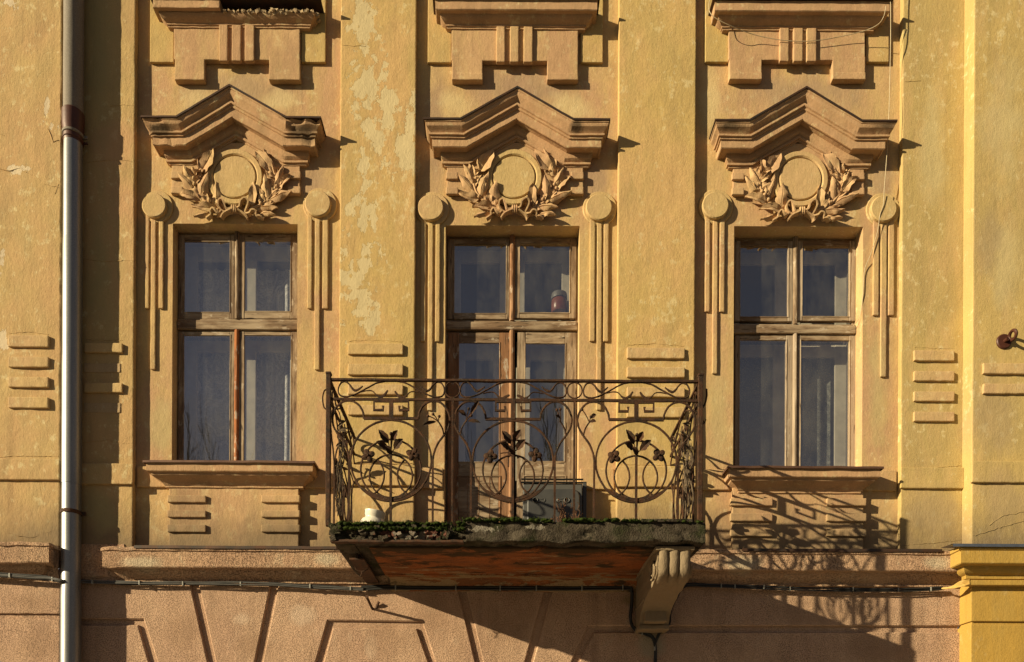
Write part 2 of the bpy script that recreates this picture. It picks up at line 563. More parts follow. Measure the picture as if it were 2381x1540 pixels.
M_bay = stucco("weathered_ochre_render", (0.46, 0.325, 0.15), (0.48, 0.31, 0.155), (0.42, 0.305, 0.15), off=11, grain=1.1, fleck_amt=0.6,
    peel=[(30, 395, 60, 12, 40), (28, 8, 24, 20, 40), (105, 250, 14, 50, 40), (3, 610, 8, 30, 40), (120, 300, 14, 24, 40), (8, 800, 14, 40, 40)], peel_col=(0.62, 0.50, 0.34))
M_right = stucco("olive_ochre_render", (0.47, 0.34, 0.135), (0.41, 0.305, 0.13), (0.50, 0.34, 0.16), off=15, grain=0.9, dirt_amt=0.25, fleck_amt=0.6,
    stain=[([(2330, 300, 60, 160, 52), (2340, 620, 50, 120, 52), (2170, 330, 40, 160, 16)], (0.47, 0.38, 0.20), 0.7), ([(2310, 960, 70, 120, 52), (2330, 1160, 70, 80, 52), (2170, 1190, 70, 60, 16), (2300, 560, 30, 120, 52)], (0.34, 0.25, 0.14), 0.6)])
M_orn = stucco("pinkish_ornament_render", (0.50, 0.325, 0.175), (0.43, 0.265, 0.15), (0.47, 0.33, 0.16), off=19, grain=0.85, dirt_amt=0.42, fleck_amt=0.35)
M_bar = stucco("sandy_bar_render", (0.49, 0.34, 0.155), (0.48, 0.32, 0.17), (0.50, 0.36, 0.18), off=23, grain=1.0, dirt_amt=0.3)
M_disc = stucco("pale_ochre_render", (0.49, 0.35, 0.165), (0.50, 0.34, 0.175), (0.46, 0.34, 0.155), off=27, grain=0.9, dirt_amt=0.3)
M_corn = stucco("brown_cornice_render", (0.42, 0.265, 0.15), (0.45, 0.275, 0.155), (0.40, 0.265, 0.145), off=31, grain=1.0, dirt_amt=0.6, dirt=(0.15, 0.10, 0.06), stain=[([(372, 296, 46, 16, 48), (700, 300, 50, 26, 48), (1340, 290, 18, 14, 48), (2060, 292, 30, 8, 48), (1700, 292, 60, 10, 48)], (0.075, 0.055, 0.035), 0.8)])
M_base = stucco("grey_dirty_render", (0.40, 0.28, 0.15), (0.43, 0.30, 0.17), (0.34, 0.25, 0.15), off=35, grain=1.3, dirt_amt=0.55, fleck=(0.50, 0.42, 0.29), fleck_amt=0.5)
M_pink = stucco("pink_roughcast", (0.53, 0.350, 0.235), (0.47, 0.300, 0.205), (0.41, 0.265, 0.175), off=39, grain=1.15, pits=1.2, dirt_amt=0.5, foot=False,
    stain=[([(872, 1412, 34, 44, 9)], (0.46, 0.29, 0.19), 0.9), ([(1512, 1500, 34, 40, 9)], (0.36, 0.29, 0.20), 0.9), ([(1480, 1395, 60, 16, 9)], (0.22, 0.165, 0.07), 0.6), ([(560, 1440, 30, 20, 9), (860, 1500, 20, 40, 9), (700, 1430, 40, 30, 9)], (0.56, 0.42, 0.31), 0.6), ([(420, 1450, 70, 60, 9), (600, 1500, 70, 40, 9), (1010, 1440, 60, 70, 9), (1180, 1470, 70, 60, 9), (880, 1480, 70, 50, 9), (1900, 1420, 160, 40, 9), (2050, 1510, 120, 40, 9), (60, 1400, 70, 30, 40), (90, 1500, 60, 50, 40)], (0.33, 0.205, 0.13), 0.55), ([(330, 1310, 60, 20, 40), (1760, 1310, 60, 26, 50)], (0.42, 0.33, 0.23), 0.7)], fleck=(0.52, 0.38, 0.27), fleck_amt=0.35)
M_ledge = stucco("worn_beige_ledge", (0.50, 0.325, 0.205), (0.45, 0.28, 0.18), (0.40, 0.265, 0.17), off=41, grain=1.5, pits=1.0, dirt_amt=0.55, foot=False, fleck=(0.58, 0.45, 0.31), fleck_amt=0.5,
    stain=[([(330, 1310, 60, 20, 40), (760, 1300, 40, 20, 45), (1720, 1310, 70, 26, 45), (2170, 1310, 40, 20, 45)], (0.50, 0.41, 0.29), 0.8)])
M_fresh = stucco("fresh_yellow_paint", (0.41, 0.255, 0.062), (0.43, 0.265, 0.062), (0.36, 0.24, 0.070), off=43, grain=0.9, foot=False, dirt_amt=0.22, fleck_amt=0.15)
M_rubble = stucco("crumbling_rubble", (0.40, 0.30, 0.185), (0.36, 0.25, 0.15), (0.30, 0.22, 0.14), off=47, grain=2.4, dirt_amt=0.5, fleck=(0.5, 0.44, 0.34), fleck_amt=0.6)
M_corbel = stucco("bare_corbel_plaster", (0.54, 0.42, 0.27), (0.47, 0.36, 0.225), (0.38, 0.28, 0.17), off=51, grain=2.2, dirt_amt=0.6, dirt=(0.15, 0.10, 0.06), fleck_amt=0.5)

def simple(name, colr, rough=0.6, metal=0.0, var=0.25, scale=20, bump=0.2, c2=None, sc3=None, spec=0.4, thr=(0.35, 0.65)):
    n = N(name)
    f = n.noise(scale, 6, 0.6, sc3=sc3)
    dark = c2 or tuple(v * (1 - var) for v in colr)
    c = n.mix(n.ramp(f, *thr), colr, dark)
    n.bsdf(c, rough, metal, n.bump(n.noise(scale * 3, 4, 0.6, sc3=sc3), bump, 0.004), spec=spec)
    return n.m
M_flash = simple("dark_sheet_metal", (0.055, 0.045, 0.038), 0.55, 0.6, c2=(0.10, 0.05, 0.03), scale=9)
M_flash_brown = simple("brown_sheet_metal", (0.10, 0.05, 0.035), 0.6, 0.4, c2=(0.15, 0.08, 0.05), scale=9)
M_flash_blue = simple("blue_grey_flashing", (0.16, 0.18, 0.23), 0.4, 0.6, scale=14)
def iron():
    n = N("rusty_wrought_iron")
    a = n.noise(18, 6, 0.6)
    c = n.mix(n.ramp(a, 0.35, 0.62), (0.022, 0.0125, 0.008), (0.066, 0.027, 0.012))
    b = n.noise(70, 5, 0.7, off=3)
    c = n.mix(n.math('MULTIPLY', n.ramp(b, 0.56, 0.66), 0.6), c, (0.11, 0.09, 0.055))
    n.bsdf(c, 0.85, 0.0, n.bump(n.noise(160, 4, 0.65), 0.8, 0.004), spec=0.25)
    return n.m
M_iron = iron()
M_rust = simple("rusty_beam", (0.085, 0.035, 0.015), 0.9, 0, c2=(0.035, 0.02, 0.012), scale=25, bump=0.5)
def wood(name, pale, mid, dark, horiz, off=0.0, wear=0.8):
    n = N(name)
    s3 = (0.10, 1, 1) if horiz else (1, 1, 0.08)
    g = n.noise(34, 6, 0.65, sc3=s3, off=off)
    w = n.noise(7, 6, 0.68, sc3=((0.3, 1, 1) if horiz else (1, 1, 0.3)), off=off + 3)
    c = n.mix(n.ramp(w, 0.42, 0.58), mid, pale)
    c = n.mix(n.math('MULTIPLY', n.ramp(g, 0.44, 0.72), wear), c, dark)
    cr = n.noise(60, 4, 0.6, sc3=s3, off=off + 8)
    c = n.mix(n.ramp(cr, 0.62, 0.68), c, (0.04, 0.025, 0.015))
    pl = n.noise(16, 6, 0.7, sc3=((0.4, 1, 1) if horiz else (1, 1, 0.4)), off=off + 12)
    c = n.mix(n.math('MULTIPLY', n.ramp(pl, 0.58, 0.62), 0.7), c, (0.46, 0.38, 0.29))
    n.bsdf(c, 0.8, 0, n.bump(n.math('ADD', g, cr), 0.5, 0.004), spec=0.2)
    return n.m
M_wv = wood("worn_wood_upright", (0.36, 0.27, 0.18), (0.20, 0.135, 0.085), (0.085, 0.05, 0.03), False)
M_wh = wood("worn_wood_level", (0.36, 0.27, 0.18), (0.19, 0.12, 0.07), (0.07, 0.038, 0.02), True)
M_wbrown = wood("brown_wood_upright", (0.33, 0.185, 0.10), (0.25, 0.125, 0.06), (0.12, 0.055, 0.028), False, off=4)
M_worange = wood("orange_varnished_wood", (0.36, 0.125, 0.04), (0.28, 0.10, 0.04), (0.13, 0.055, 0.025), False, off=9)
M_wgrey = wood("greyish_wood_upright", (0.37, 0.29, 0.21), (0.33, 0.25, 0.18), (0.20, 0.14, 0.09), False, off=14)
M_winner = simple("pale_painted_inner_frame", (0.50, 0.45, 0.36), 0.6, 0, scale=8)
def glass():
    n = N("old_window_glass")
    nm = n.bump(n.noise(2.2, 2, 0.5), 0.02, 0.03)
    geo = n.node('ShaderNodeNewGeometry')
    dt = n.node('ShaderNodeVectorMath', operation='DOT_PRODUCT')
    n.put(dt.inputs[0], geo.outputs['Incoming']); n.put(dt.inputs[1], geo.outputs['Normal'])
    F0 = 0.30
    fres = n.math('ADD', F0, n.math('MULTIPLY', n.math('POWER', n.math('SUBTRACT', 1.0, n.math('ABSOLUTE', dt.outputs['Value'])), 5.0), 1 - F0), clamp=True)
    tr = n.node('ShaderNodeBsdfTransparent'); tr.inputs['Color'].default_value = (0.95, 0.96, 0.96, 1)
    gl = n.node('ShaderNodeBsdfGlossy'); gl.inputs['Roughness'].default_value = 0.015
    n.put(gl.inputs['Normal'], nm)
    gl.inputs['Color'].default_value = (1, 1, 1, 1)
    df = n.node('ShaderNodeBsdfDiffuse'); df.inputs['Color'].default_value = (0.35, 0.33, 0.30, 1)
    mx = n.node('ShaderNodeMixShader')
    n.put(mx.inputs[0], fres); n.t.links.new(tr.outputs[0], mx.inputs[1]); n.t.links.new(gl.outputs[0], mx.inputs[2])
    m2 = n.node('ShaderNodeMixShader')
    n.put(m2.inputs[0], n.math('MULTIPLY', n.ramp(n.noise(6, 6, 0.65, sc3=(1, 1, 0.5)), 0.35, 0.8), 0.13))
    n.t.links.new(mx.outputs[0], m2.inputs[1]); n.t.links.new(df.outputs[0], m2.inputs[2])
    n.t.links.new(m2.outputs[0], n.out.inputs['Surface'])
    return n.m
M_glass = glass()
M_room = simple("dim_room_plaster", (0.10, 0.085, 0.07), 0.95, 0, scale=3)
def lace(name, base, holes):
    n = N(name)
    v = n.node('ShaderNodeTexVoronoi'); v.inputs['Scale'].default_value = 95
    n.put(v.inputs['Vector'], n.pos)
    v2 = n.node('ShaderNodeTexVoronoi'); v2.inputs['Scale'].default_value = 3.6
    flat = n.node('ShaderNodeMapping'); flat.inputs['Scale'].default_value = (1, 0, 0.8)
    n.put(flat.inputs['Vector'], n.pos); n.t.links.new(flat.outputs['Vector'], v2.inputs['Vector'])
    flower = n.math('MULTIPLY', n.ramp(n.math('SINE', n.math('MULTIPLY', v2.outputs['Distance'], 42)), 0.1, 0.8), n.ramp(n.noise(22, 3, 0.6, sc3=(1, 0, 1)), 0.40, 0.56))
    al = n.math('ADD', n.math('MULTIPLY', n.ramp(v.outputs['Distance'], 0.3, 0.6), 0.35), n.math('MULTIPLY', flower, 0.45))
    al = n.math('ADD', al, holes, clamp=True)
    df = n.node('ShaderNodeBsdfDiffuse'); df.inputs['Color'].default_value = (*base, 1)
    tr = n.node('ShaderNodeBsdfTransparent')
    mx = n.node('ShaderNodeMixShader')
    n.put(mx.inputs[0], al); n.t.links.new(tr.outputs[0], mx.inputs[1]); n.t.links.new(df.outputs[0], mx.inputs[2])
    n.t.links.new(mx.outputs[0], n.out.inputs['Surface'])
    return n.m
M_lace = lace("lace_fabric", (0.15, 0.15, 0.135), 0.35)
M_sheer = lace("sheer_fabric", (0.62, 0.61, 0.60), 0.42)
def galv(name, c1, c2, rough, metal):
    n = N(name)
    v = n.node('ShaderNodeTexVoronoi'); v.inputs['Scale'].default_value = 120
    n.put(v.inputs['Vector'], n.pos)
    c = n.mix(v.outputs['Distance'], c1, c2)
    s_ = n.noise(9, 5, 0.6, sc3=(1, 1, 0.12))
    c = n.mix(n.math('MULTIPLY', n.ramp(s_, 0.5, 0.75), 0.5), c, tuple(x * 0.55 for x in c1))
    n.bsdf(c, rough, metal, n.bump(n.noise(40, 3), 0.08, 0.003))
    return n.m
M_galv = galv("galvanised_pipe", (0.20, 0.205, 0.21), (0.29, 0.29, 0.285), 0.42, 0.75)
M_galv_old = galv("weathered_zinc_pipe", (0.145, 0.12, 0.098), (0.23, 0.20, 0.165), 0.75, 0.1)
M_brownpaint = simple("brown_painted_collar", (0.075, 0.024, 0.014), 0.5, 0.1, scale=14)
M_cable = simple("black_cable_sheath", (0.018, 0.017, 0.016), 0.5, 0, scale=10)
M_cable_grey = simple("grey_cable_sheath", (0.09, 0.085, 0.08), 0.5, 0, scale=10)
M_tie = simple("white_cable_tie", (0.26, 0.25, 0.22), 0.5, 0)
M_white_wire = simple("pale_wire_sheath", (0.52, 0.42, 0.27), 0.6, 0)
M_yellow_wire = simple("yellow_painted_cable", (0.55, 0.34, 0.09), 0.6, 0)
M_enamel = simple("white_glazed_ceramic", (0.72, 0.66, 0.55), 0.25, 0, scale=6, var=0.12)
M_steel = simple("grey_enamelled_steel", (0.055, 0.055, 0.056), 0.42, 0.2, c2=(0.085, 0.082, 0.078), scale=5)
M_steel_pale = simple("pale_enamelled_steel", (0.13, 0.125, 0.115), 0.4, 0.2, scale=7)
M_black = simple("black_enamel", (0.015, 0.015, 0.015), 0.4, 0.2)
M_dark = simple("dark_hole", (0.01, 0.009, 0.008), 0.9, 0)
M_jar = simple("red_preserve", (0.17, 0.05, 0.028), 0.3, 0, scale=30)
M_lid = simple("jar_lid_paper", (0.10, 0.095, 0.09), 0.5, 0)
M_twig = simple("dry_twig", (0.17, 0.125, 0.08), 0.9, 0, c2=(0.09, 0.06, 0.04), scale=40)
M_weed = simple("dry_red_weed", (0.16, 0.075, 0.04), 0.9, 0, scale=40)
def slab_mat():
    n = N("mossy_broken_concrete")
    a = n.noise(7, 7, 0.65)
    c = n.mix(n.ramp(a, 0.38, 0.62), (0.040, 0.031, 0.021), (0.105, 0.085, 0.062))
    b = n.noise(16, 6, 0.65, off=6)
    c = n.mix(n.ramp(b, 0.56, 0.66), c, (0.018, 0.015, 0.010))
    g = n.noise(5, 6, 0.65, off=11)
    c = n.mix(n.math('MULTIPLY', n.ramp(g, 0.50, 0.66), 0.8), c, (0.026, 0.032, 0.011))
    red = n.math('MULTIPLY', blobmask(n, [(930, 1240, 60, 14, 280), (1000, 1242, 40, 12, 280)], nscale=22, amp=1.0, thr=0.35), 0.85)
    c = n.mix(red, c, (0.17, 0.07, 0.05))
    wht = n.math('MULTIPLY', blobmask(n, [(960, 1243, 90, 16, 280), (1120, 1228, 60, 14, 280), (1250, 1226, 60, 10, 280)], nscale=26, amp=1.2, thr=0.6, off=8), 0.8)
    c = n.mix(wht, c, (0.25, 0.22, 0.175))
    n.bsdf(c, 0.95, 0, n.bump(n.math('ADD', n.noise(26, 7, 0.7), n.noise(80, 4, 0.6)), 1.0, 0.016), spec=0.1)
    return n.m
M_slab = slab_mat()
def soffit_mat():
    n = N("peeling_soffit_paint")
    sx = n.node('ShaderNodeSeparateXYZ'); n.put(sx.inputs[0], n.pos)
    out_ = n.math('MULTIPLY', sx.outputs['Y'], -1.0)          # distance out from the wall, metres
    a = n.noise(3.4, 8, 0.66, sc3=(0.7, 2.2, 1), off=2, dist=0.3)
    c = n.mix(n.ramp(a, 0.42, 0.56), (0.30, 0.10, 0.034), (0.19, 0.08, 0.036))
    b = n.math('ADD', n.noise(6.5, 8, 0.7, sc3=(0.5, 2.4, 1), off=7, dist=0.4), n.math('MULTIPLY', n.ramp(out_, 0.45, 0.05), 0.16))
    c = n.mix(n.ramp(b, 0.61, 0.63), c, (0.30, 0.20, 0.105))
    g = n.math('ADD', n.noise(4.2, 8, 0.68, sc3=(0.7, 1.6, 1), off=15, dist=0.5), n.math('MULTIPLY', n.ramp(out_, 0.65, 0.98), 0.22))
    c = n.mix(n.math('MULTIPLY', n.ramp(g, 0.55, 0.62), 0.92), c, (0.050, 0.036, 0.020))
    cr = n.noise(2.0, 9, 0.75, sc3=(0.5, 2.5, 1), off=31)
    crm = n.ramp(n.math('ABSOLUTE', n.math('SUBTRACT', cr, 0.5)), 0.006, 0.0)
    c = n.mix(crm, c, (0.015, 0.010, 0.006))
    n.bsdf(c, 0.95, 0, n.bump(n.math('ADD', b, n.math('ADD', n.math('MULTIPLY', g, 0.8), n.noise(40, 4))), 0.8, 0.014), spec=0.1)
    return n.m
M_soffit = soffit_mat()
M_moss = simple("green_moss", (0.036, 0.052, 0.010), 1.0, 0, c2=(0.014, 0.020, 0.006), scale=18, bump=1.0, spec=0.05)
M_asphalt = simple("asphalt", (0.09, 0.085, 0.08), 0.9, 0, scale=14)
M_paving = simple("paving", (0.40, 0.36, 0.31), 0.9, 0, scale=5)
M_soil = simple("dry_grass_ground", (0.13, 0.11, 0.06), 1.0, 0, c2=(0.08, 0.085, 0.035), scale=2)
M_bark = simple("bare_bark", (0.075, 0.058, 0.042), 0.9, 0, scale=20)

# ------------------------------------------------------------------ setting: ground
def ground_sheet(name, mat, x0, x1, y0, y1, z, thick=0.0):
    bm = bmesh.new()
    def q(x, y, zz): return ((x / S) + PX, PY - (zz - EYE) / S, -y / S)
    quadp(bm, [q(x0, y0, z), q(x1, y0, z), q(x1, y1, z), q(x0, y1, z)])
    if thick:
        quadp(bm, [q(x0, y0, z), q(x1, y0, z), q(x1, y0, z - thick), q(x0, y0, z - thick)])
    return tag(link_mesh(name, bm, mat, smooth=None), kind='structure')
ground_sheet("ground", M_soil, -300, 300, -400, 60, -0.155)
ground_sheet("road", M_asphalt, -120, 120, -10.5, -3.2, -0.13)
ground_sheet("pavement", M_paving, -120, 120, -3.2, 0.3, 0.0, 0.15)

# ------------------------------------------------------------------ the building
B = empty("apartment_building", W(1190, GROUND_V, 0))
tag(B, "old townhouse facade in peeling ochre render with three pedimented windows over a pink ground floor", "building")
DP, DL, DRB, DG = 16.0, 40.0, 52.0, 9.0     # pilasters, left bay, right bay, ground floor blocks

WIN = [dict(op=(402, 520, 692, 1100), r=27), dict(op=(1036, 524, 1348, 1290), r=33), dict(op=(1707, 526, 2007, 1110), r=35)]
for w in WIN:
    x0, y0, x1, y1 = w['op']
    w['U0'], w['V0'] = T(x0, y0); w['U1'], _ = T(x1, y0); _, w['V1'] = T((x0 + x1) / 2, y1)
WIN[1]['V1'] = 1303
# wall with its openings and reveals
bm = bmesh.new()
UL, UR, VT, VB = 140.0, 2290.0, -420.0, 1300.0
cuts = [UL]
for w in WIN: cuts += [w['U0'], w['U1']]
cuts.append(UR)
for i in range(len(cuts) - 1):
    a, b = cuts[i], cuts[i + 1]
    if i % 2 == 0:
        quadp(bm, [(a, VT, 0), (b, VT, 0), (b, VB, 0), (a, VB, 0)])
    else:
        w = WIN[i // 2]
        quadp(bm, [(a, VT, 0), (b, VT, 0), (b, w['V0'], 0), (a, w['V0'], 0)])
        if w['V1'] < VB: quadp(bm, [(a, w['V1'], 0), (b, w['V1'], 0), (b, VB, 0), (a, VB, 0)])
        R = -w['r'] - 14
        quadp(bm, [(a, w['V0'], 0), (b, w['V0'], 0), (b, w['V0'], R), (a, w['V0'], R)])
        quadp(bm, [(a, w['V1'], 0), (b, w['V1'], 0), (b, w['V1'], R), (a, w['V1'], R)])
        quadp(bm, [(a, w['V0'], 0), (a, w['V1'], 0), (a, w['V1'], R), (a, w['V0'], R)])
        quadp(bm, [(b, w['V0'], 0), (b, w['V1'], 0), (b, w['V1'], R), (b, w['V0'], R)])
link_mesh("wall", bm, M_wall, B, smooth=None)

# pilasters and the two projecting bays
def crack(bm, pts, d, r=1.1, seed=0):
    P = [Vector((*T(x, y, d), d)) for x, y in pts]
    out = []
    for a, b in zip(P, P[1:]):
        n = max(2, int((b - a).length / 5))
        for k in range(n):
            p = a.lerp(b, k / n)
            out.append(p + Vector((0, 2.6 * noise.noise(Vector((p.x * 0.12, p.y * 0.05, seed))) + 1.2 * noise.noise(Vector((p.x * 0.5, 0, seed))), 0)))
    out.append(P[-1])
    tube(bm, out, [r * (0.35 + 0.9 * abs(noise.noise(Vector((p.x * 0.09, 5, seed))))) + 0.25 for p in out], sides=5)
def ux(x, d, y=700): return T(x, y, d)[0]
PILS = [(-1, 311, M_pil_left), (789, 964.5, M_pil), (1436, 1615.5, M_pil), (2096.5, 2241, M_right)]
pil_objs = []
for i, (x0, x1, m) in enumerate(PILS):
    bm = bmesh.new()
    u0 = 150 if i == 0 else ux(x0, DP)
    rbox(bm, u0, ux(x1, DP), -420, 1288, 0.5, DP, r=2.2, cell=22, amp=1.0 if i == 0 else 0.7, freq=0.03, seed=i)
    for j, cr in enumerate(([[(257, 246), (290, 244), (311, 246)], [(200, 378), (250, 372), (290, 375), (311, 374)], [(192, 602), (240, 608), (311, 606)], [(195, 1029), (250, 1024), (300, 1032)], [(200, 790), (284, 792)]],
        [[(812, 794), (870, 791), (935, 795)], [(800, 1077), (880, 1080), (962, 1078)], [(795, 105), (850, 108)]],
        [[(1460, 803), (1520, 799), (1590, 805)], [(1455, 1080), (1610, 1084)]],
        [[(2100, 1090), (2170, 1088), (2240, 1083)], [(2105, 190), (2140, 188)], [(2126, 808), (2220, 812)], [(2100, 1268), (2180, 1262), (2240, 1255)]])[i]):
        crack(bm, cr, DP, 1.0, j + i)
    pil_objs.append(link_mesh("pilaster", bm, m, B))
pil_objs[0]['label'] = "stained pilaster beside the drainpipe"
pil_objs[1]['label'] = "pilaster with large pale peeled patches"
bm = bmesh.new()
UB = ux(141, DL)
def ragged(p):
    if p.x > UB - 3: p.x += 3.2 * noise.noise(Vector((0, p.y * 0.035, 3))) + 1.6 * noise.noise(Vector((0, p.y * 0.13, 8)))
    return p
rbox(bm, -700, UB, -420, 1288, 0.5, DL, r=3, cell=16, amp=1.2, freq=0.03, seed=9, fn=ragged)
for j, cr in enumerate(([(0, 394), (20, 397), (48, 391), (62, 402)], [(52, 398), (80, 410), (105, 430), (136, 436)], [(0, 1063), (60, 1060), (136, 1062)], [(136, 430), (128, 452)], [(20, 1240), (70, 1252), (120, 1235)], [(0, 310), (10, 316)], [(112, 300), (124, 330), (136, 326)], [(20, 775), (70, 772), (112, 778)])):
    crack(bm, cr, DL, 1.7 if j < 2 else 1.1, j)
bayL = link_mesh("projecting_bay", bm, M_bay, B); bayL['label'] = "projecting wall bay left of the drainpipe"
bm = bmesh.new()
UBR = ux(2262, DRB)
rbox(bm, UBR, 3000, -420, 1288, 0.5, DRB, r=2.5, cell=22, amp=0.8, freq=0.03, seed=12)
for j, cr in enumerate(([(2262, 1245), (2290, 1240), (2320, 1228), (2381, 1212)], [(2300, 1222), (2330, 1200), (2381, 1190)], [(2264, 1085), (2330, 1082), (2381, 1088)])):
    crack(bm, cr, DRB, 1.5 if j < 2 else 0.8, j + 20)
bayR = link_mesh("projecting_bay", bm, M_right, B); bayR['label'] = "projecting wall bay at the right edge"

# dado course, one piece on every plane of the wall
BV0, BV1 = 1091.0, 1139.0
def band(u0, u1, d, s, mt=None):
    bm = bmesh.new()
    rbox(bm, u0, u1, BV0, BV1, d - 2, d + 6.5, r=2.0, cell=10, amp=0.9, seed=s)
    link_mesh("string_course", bm, mt or M_wall, B)
band(150, ux(311, DP) + 3, DP, 1, M_pil_left)
band(ux(311, DP) + 4, 400, 0, 2); band(694, ux(789, DP) - 4, 0, 3)
band(ux(789, DP) - 3, ux(964.5, DP) + 3, DP, 4, M_pil)
band(ux(964.5, DP) + 4, WIN[1]['U0'] - 3, 0, 5); band(WIN[1]['U1'] + 3, ux(1436, DP) - 4, 0, 6)
band(ux(1436, DP) - 3, ux(1615.5, DP) + 3, DP, 7, M_pil)
band(ux(1615.5, DP) + 4, 1712, 0, 8); band(2005, ux(2096.5, DP) - 4, 0, 9)
band(ux(2096.5, DP) - 3, UBR + 1, DP, 10, M_right)
band(-700, UB + 3, DL, 11, M_bay); band(UBR - 3.5, 3000, DRB, 12, M_right)

# plaster bars on pilasters and bays
def bars(parent, x0, x1, ys, d, mat=M_bar, th=6.0, seed=0, label=None):
    for j, (y0, y1) in enumerate(ys):
        bm = bmesh.new()
        a, b, c, e = TR(x0, y0, x1, y1, d + th)
        rbox(bm, a, c, b, e, d - 1, d + th, r=1.8, cell=6, amp=0.7, freq=0.07, seed=seed + j)
        o = link_mesh("plaster_bar", bm, mat, parent)
        if label: o['label'] = label
bars(bayL, 18, 112, [(779, 806), (829, 853), (876, 900), (923, 948)], DL, seed=1)
bars(pil_objs[0], 195, 284, [(797, 819), (890, 912)], DP, seed=11)
bars(pil_objs[0], 195, 280, [(845, 866), (937, 960)], DP, seed=14, th=1.3, mat=M_base, label="broken plaster bar worn flush with the wall")
bars(pil_objs[1], 808.5, 937, [(798, 823.5), (845.5, 871), (893, 917), (941, 964.5)], DP, seed=21)
bars(pil_objs[2], 1458, 1592.5, [(808, 833), (853, 877), (900, 922.5), (946, 970)], DP, seed=31)
bars(pil_objs[3], 2126, 2220, [(814.5, 838.5), (862.5, 885), (910, 932.5), (957, 979.5)], DP, seed=41)
bars(bayR, 2287, 2420, [(844, 869), (892, 915)], DRB, seed=51)

# ------------------------------------------------------------------ ornaments over each window
PED_PROF = [(0, 0), (49, 0.5), (49, 4), (47.5, 4.5), (47.5, 7), (46, 11), (41.5, 15), (38, 18), (36.5, 20.5), (36.5, 21.5), (40, 22), (40, 26), (36.2, 26.5), (36.2, 30.5), (33, 31), (33, 47), (31.5, 48.5), (29, 48.5), (29, 46.5), (15, 46.5), (15, 52), (14, 57), (10.5, 61), (8.8, 62.5), (8.8, 64), (11.5, 64.5), (11.5, 69), (7.5, 69.5), (7.5, 73), (0, 73.5)]
FLASH_PROF = [(0, -2.6), (51.5, -2.6), (51.5, 1.2), (50, 1.2), (50, -0.2), (0, -0.2)]
PEDS = [[(329, 273.6), (410, 275.7), (533.4, 199), (665.5, 273), (745.4, 271)],
        [(986, 276), (1071, 277), (1203, 203.5), (1333, 278), (1417.6, 280)],
        [(1664, 278), (1743.3, 280), (1875.3, 204), (2003.8, 283.5), (2084.8, 282.7)]]
for i, pts in enumerate(PEDS):
    P = [T(x, y, 50) for x, y in pts]
    vL = (P[0][1] + P[1][1] + P[3][1] + P[4][1]) / 4
    path = [(P[0][0] + 50, vL), (P[1][0], vL), (P[2][0], P[2][1]), (P[3][0], vL), (P[4][0] - 50, vL)]
    bm = bmesh.new()
    def chip(p, i=i):
        # knocked edges on the first pediment
        if i == 0:
            e = noise.noise(Vector((p.x * 0.06, p.y * 0.06, 2.0)))
            if p.z > 30 and (p.x < path[1][0] - 5 or p.x > path[3][0] - 10) and e > 0.05:
                p = p + Vector((0, 1.5 * e, -12 * e))
        return p
    sweep(bm, path, PED_PROF, step=10, amp=0.7, seed=i * 3, fn=chip)
    ped = link_mesh("pediment", bm, M_corn, B, smooth=20)
    bm = bmesh.new()
    sweep(bm, path, FLASH_PROF, step=16, amp=0.5, freq=0.04, seed=i + 5)
    link_mesh("flashing", bm, M_flash, ped, smooth=30)

# frieze blocks with short bars
FR = [(1133, 1980), (740, 1640), (460, 1325)]
XO = [0.0, 778.5, 1542.6]
q3 = 0.35208
for i in range(3):
    a, b = FR[i]
    bm = bmesh.new()
    u0, v0, u1, v1 = TR(XO[i] + a * q3, 372, XO[i] + b * q3, 453, 6)
    if i == 2: v0 += 2; v1 += 2
    rbox(bm, u0, u1, v0 - 40, v1, 0.3, 6, r=1.2, cell=10, amp=0.4, seed=i + 60)
    fb = link_mesh("frieze_panel", bm, M_orn, B)
    for (x0, x1) in ((a - 6, a + 74), (b - 80, b + 4)):
        for (y0, y1) in ((398, 414), (433, 449)):
            bm = bmesh.new()
            p0, p1, p2, p3 = TR(XO[i] + x0 * q3, y0 + i * 1.5, XO[i] + x1 * q3, y1 + i * 1.5, 12)
            rbox(bm, p0, p2, p1, p3, 5, 12, r=1.5, cell=6, amp=0.5, seed=i + x0)
            link_mesh("plaster_bar", bm, M_orn, fb)

# laurel wreaths
LEAVES_L = [((490, 520), (755, 140), 250), ((370, 700), (190, 410), 150), ((370, 870), (100, 590), 170), ((480, 1030), (105, 940), 165),
            ((500, 985), (655, 540), 200), ((770, 1180), (795, 715), 215), ((770, 1200), (355, 1185), 160), ((730, 1245), (390, 1365), 105), ((400, 560), (350, 430), 60), ((400, 600), (520, 535), 70), ((500, 500), (450, 280), 45)]
LEAVES_R = [((1790, 500), (1500, 150), 230), ((1860, 610), (1660, 115), 150), ((1880, 840), (2025, 435), 150), ((1880, 860), (2165, 585), 165),
            ((1750, 1045), (2190, 900), 180), ((1735, 1020), (1690, 600), 175), ((1450, 1145), (1470, 735), 165), ((1510, 1175), (1930, 1185), 170), ((1600, 1295), (1890, 1340), 110), ((1900, 560), (1950, 460), 60), ((1830, 540), (1740, 540), 70), ((1880, 600), (1760, 200), 70)]
STEM_L = [(1080, 1260), (930, 1250), (800, 1210), (640, 1100), (480, 960), (400, 800), (380, 640), (420, 520), (500, 400)]
STEM_R = [(1200, 1260), (1340, 1240), (1480, 1180), (1650, 1090), (1790, 950), (1870, 780), (1880, 620), (1840, 480), (1770, 330)]
WC = [(545.8, 411), (1195.5, 411.5), (1861.3, 416)]
q7 = 0.12576
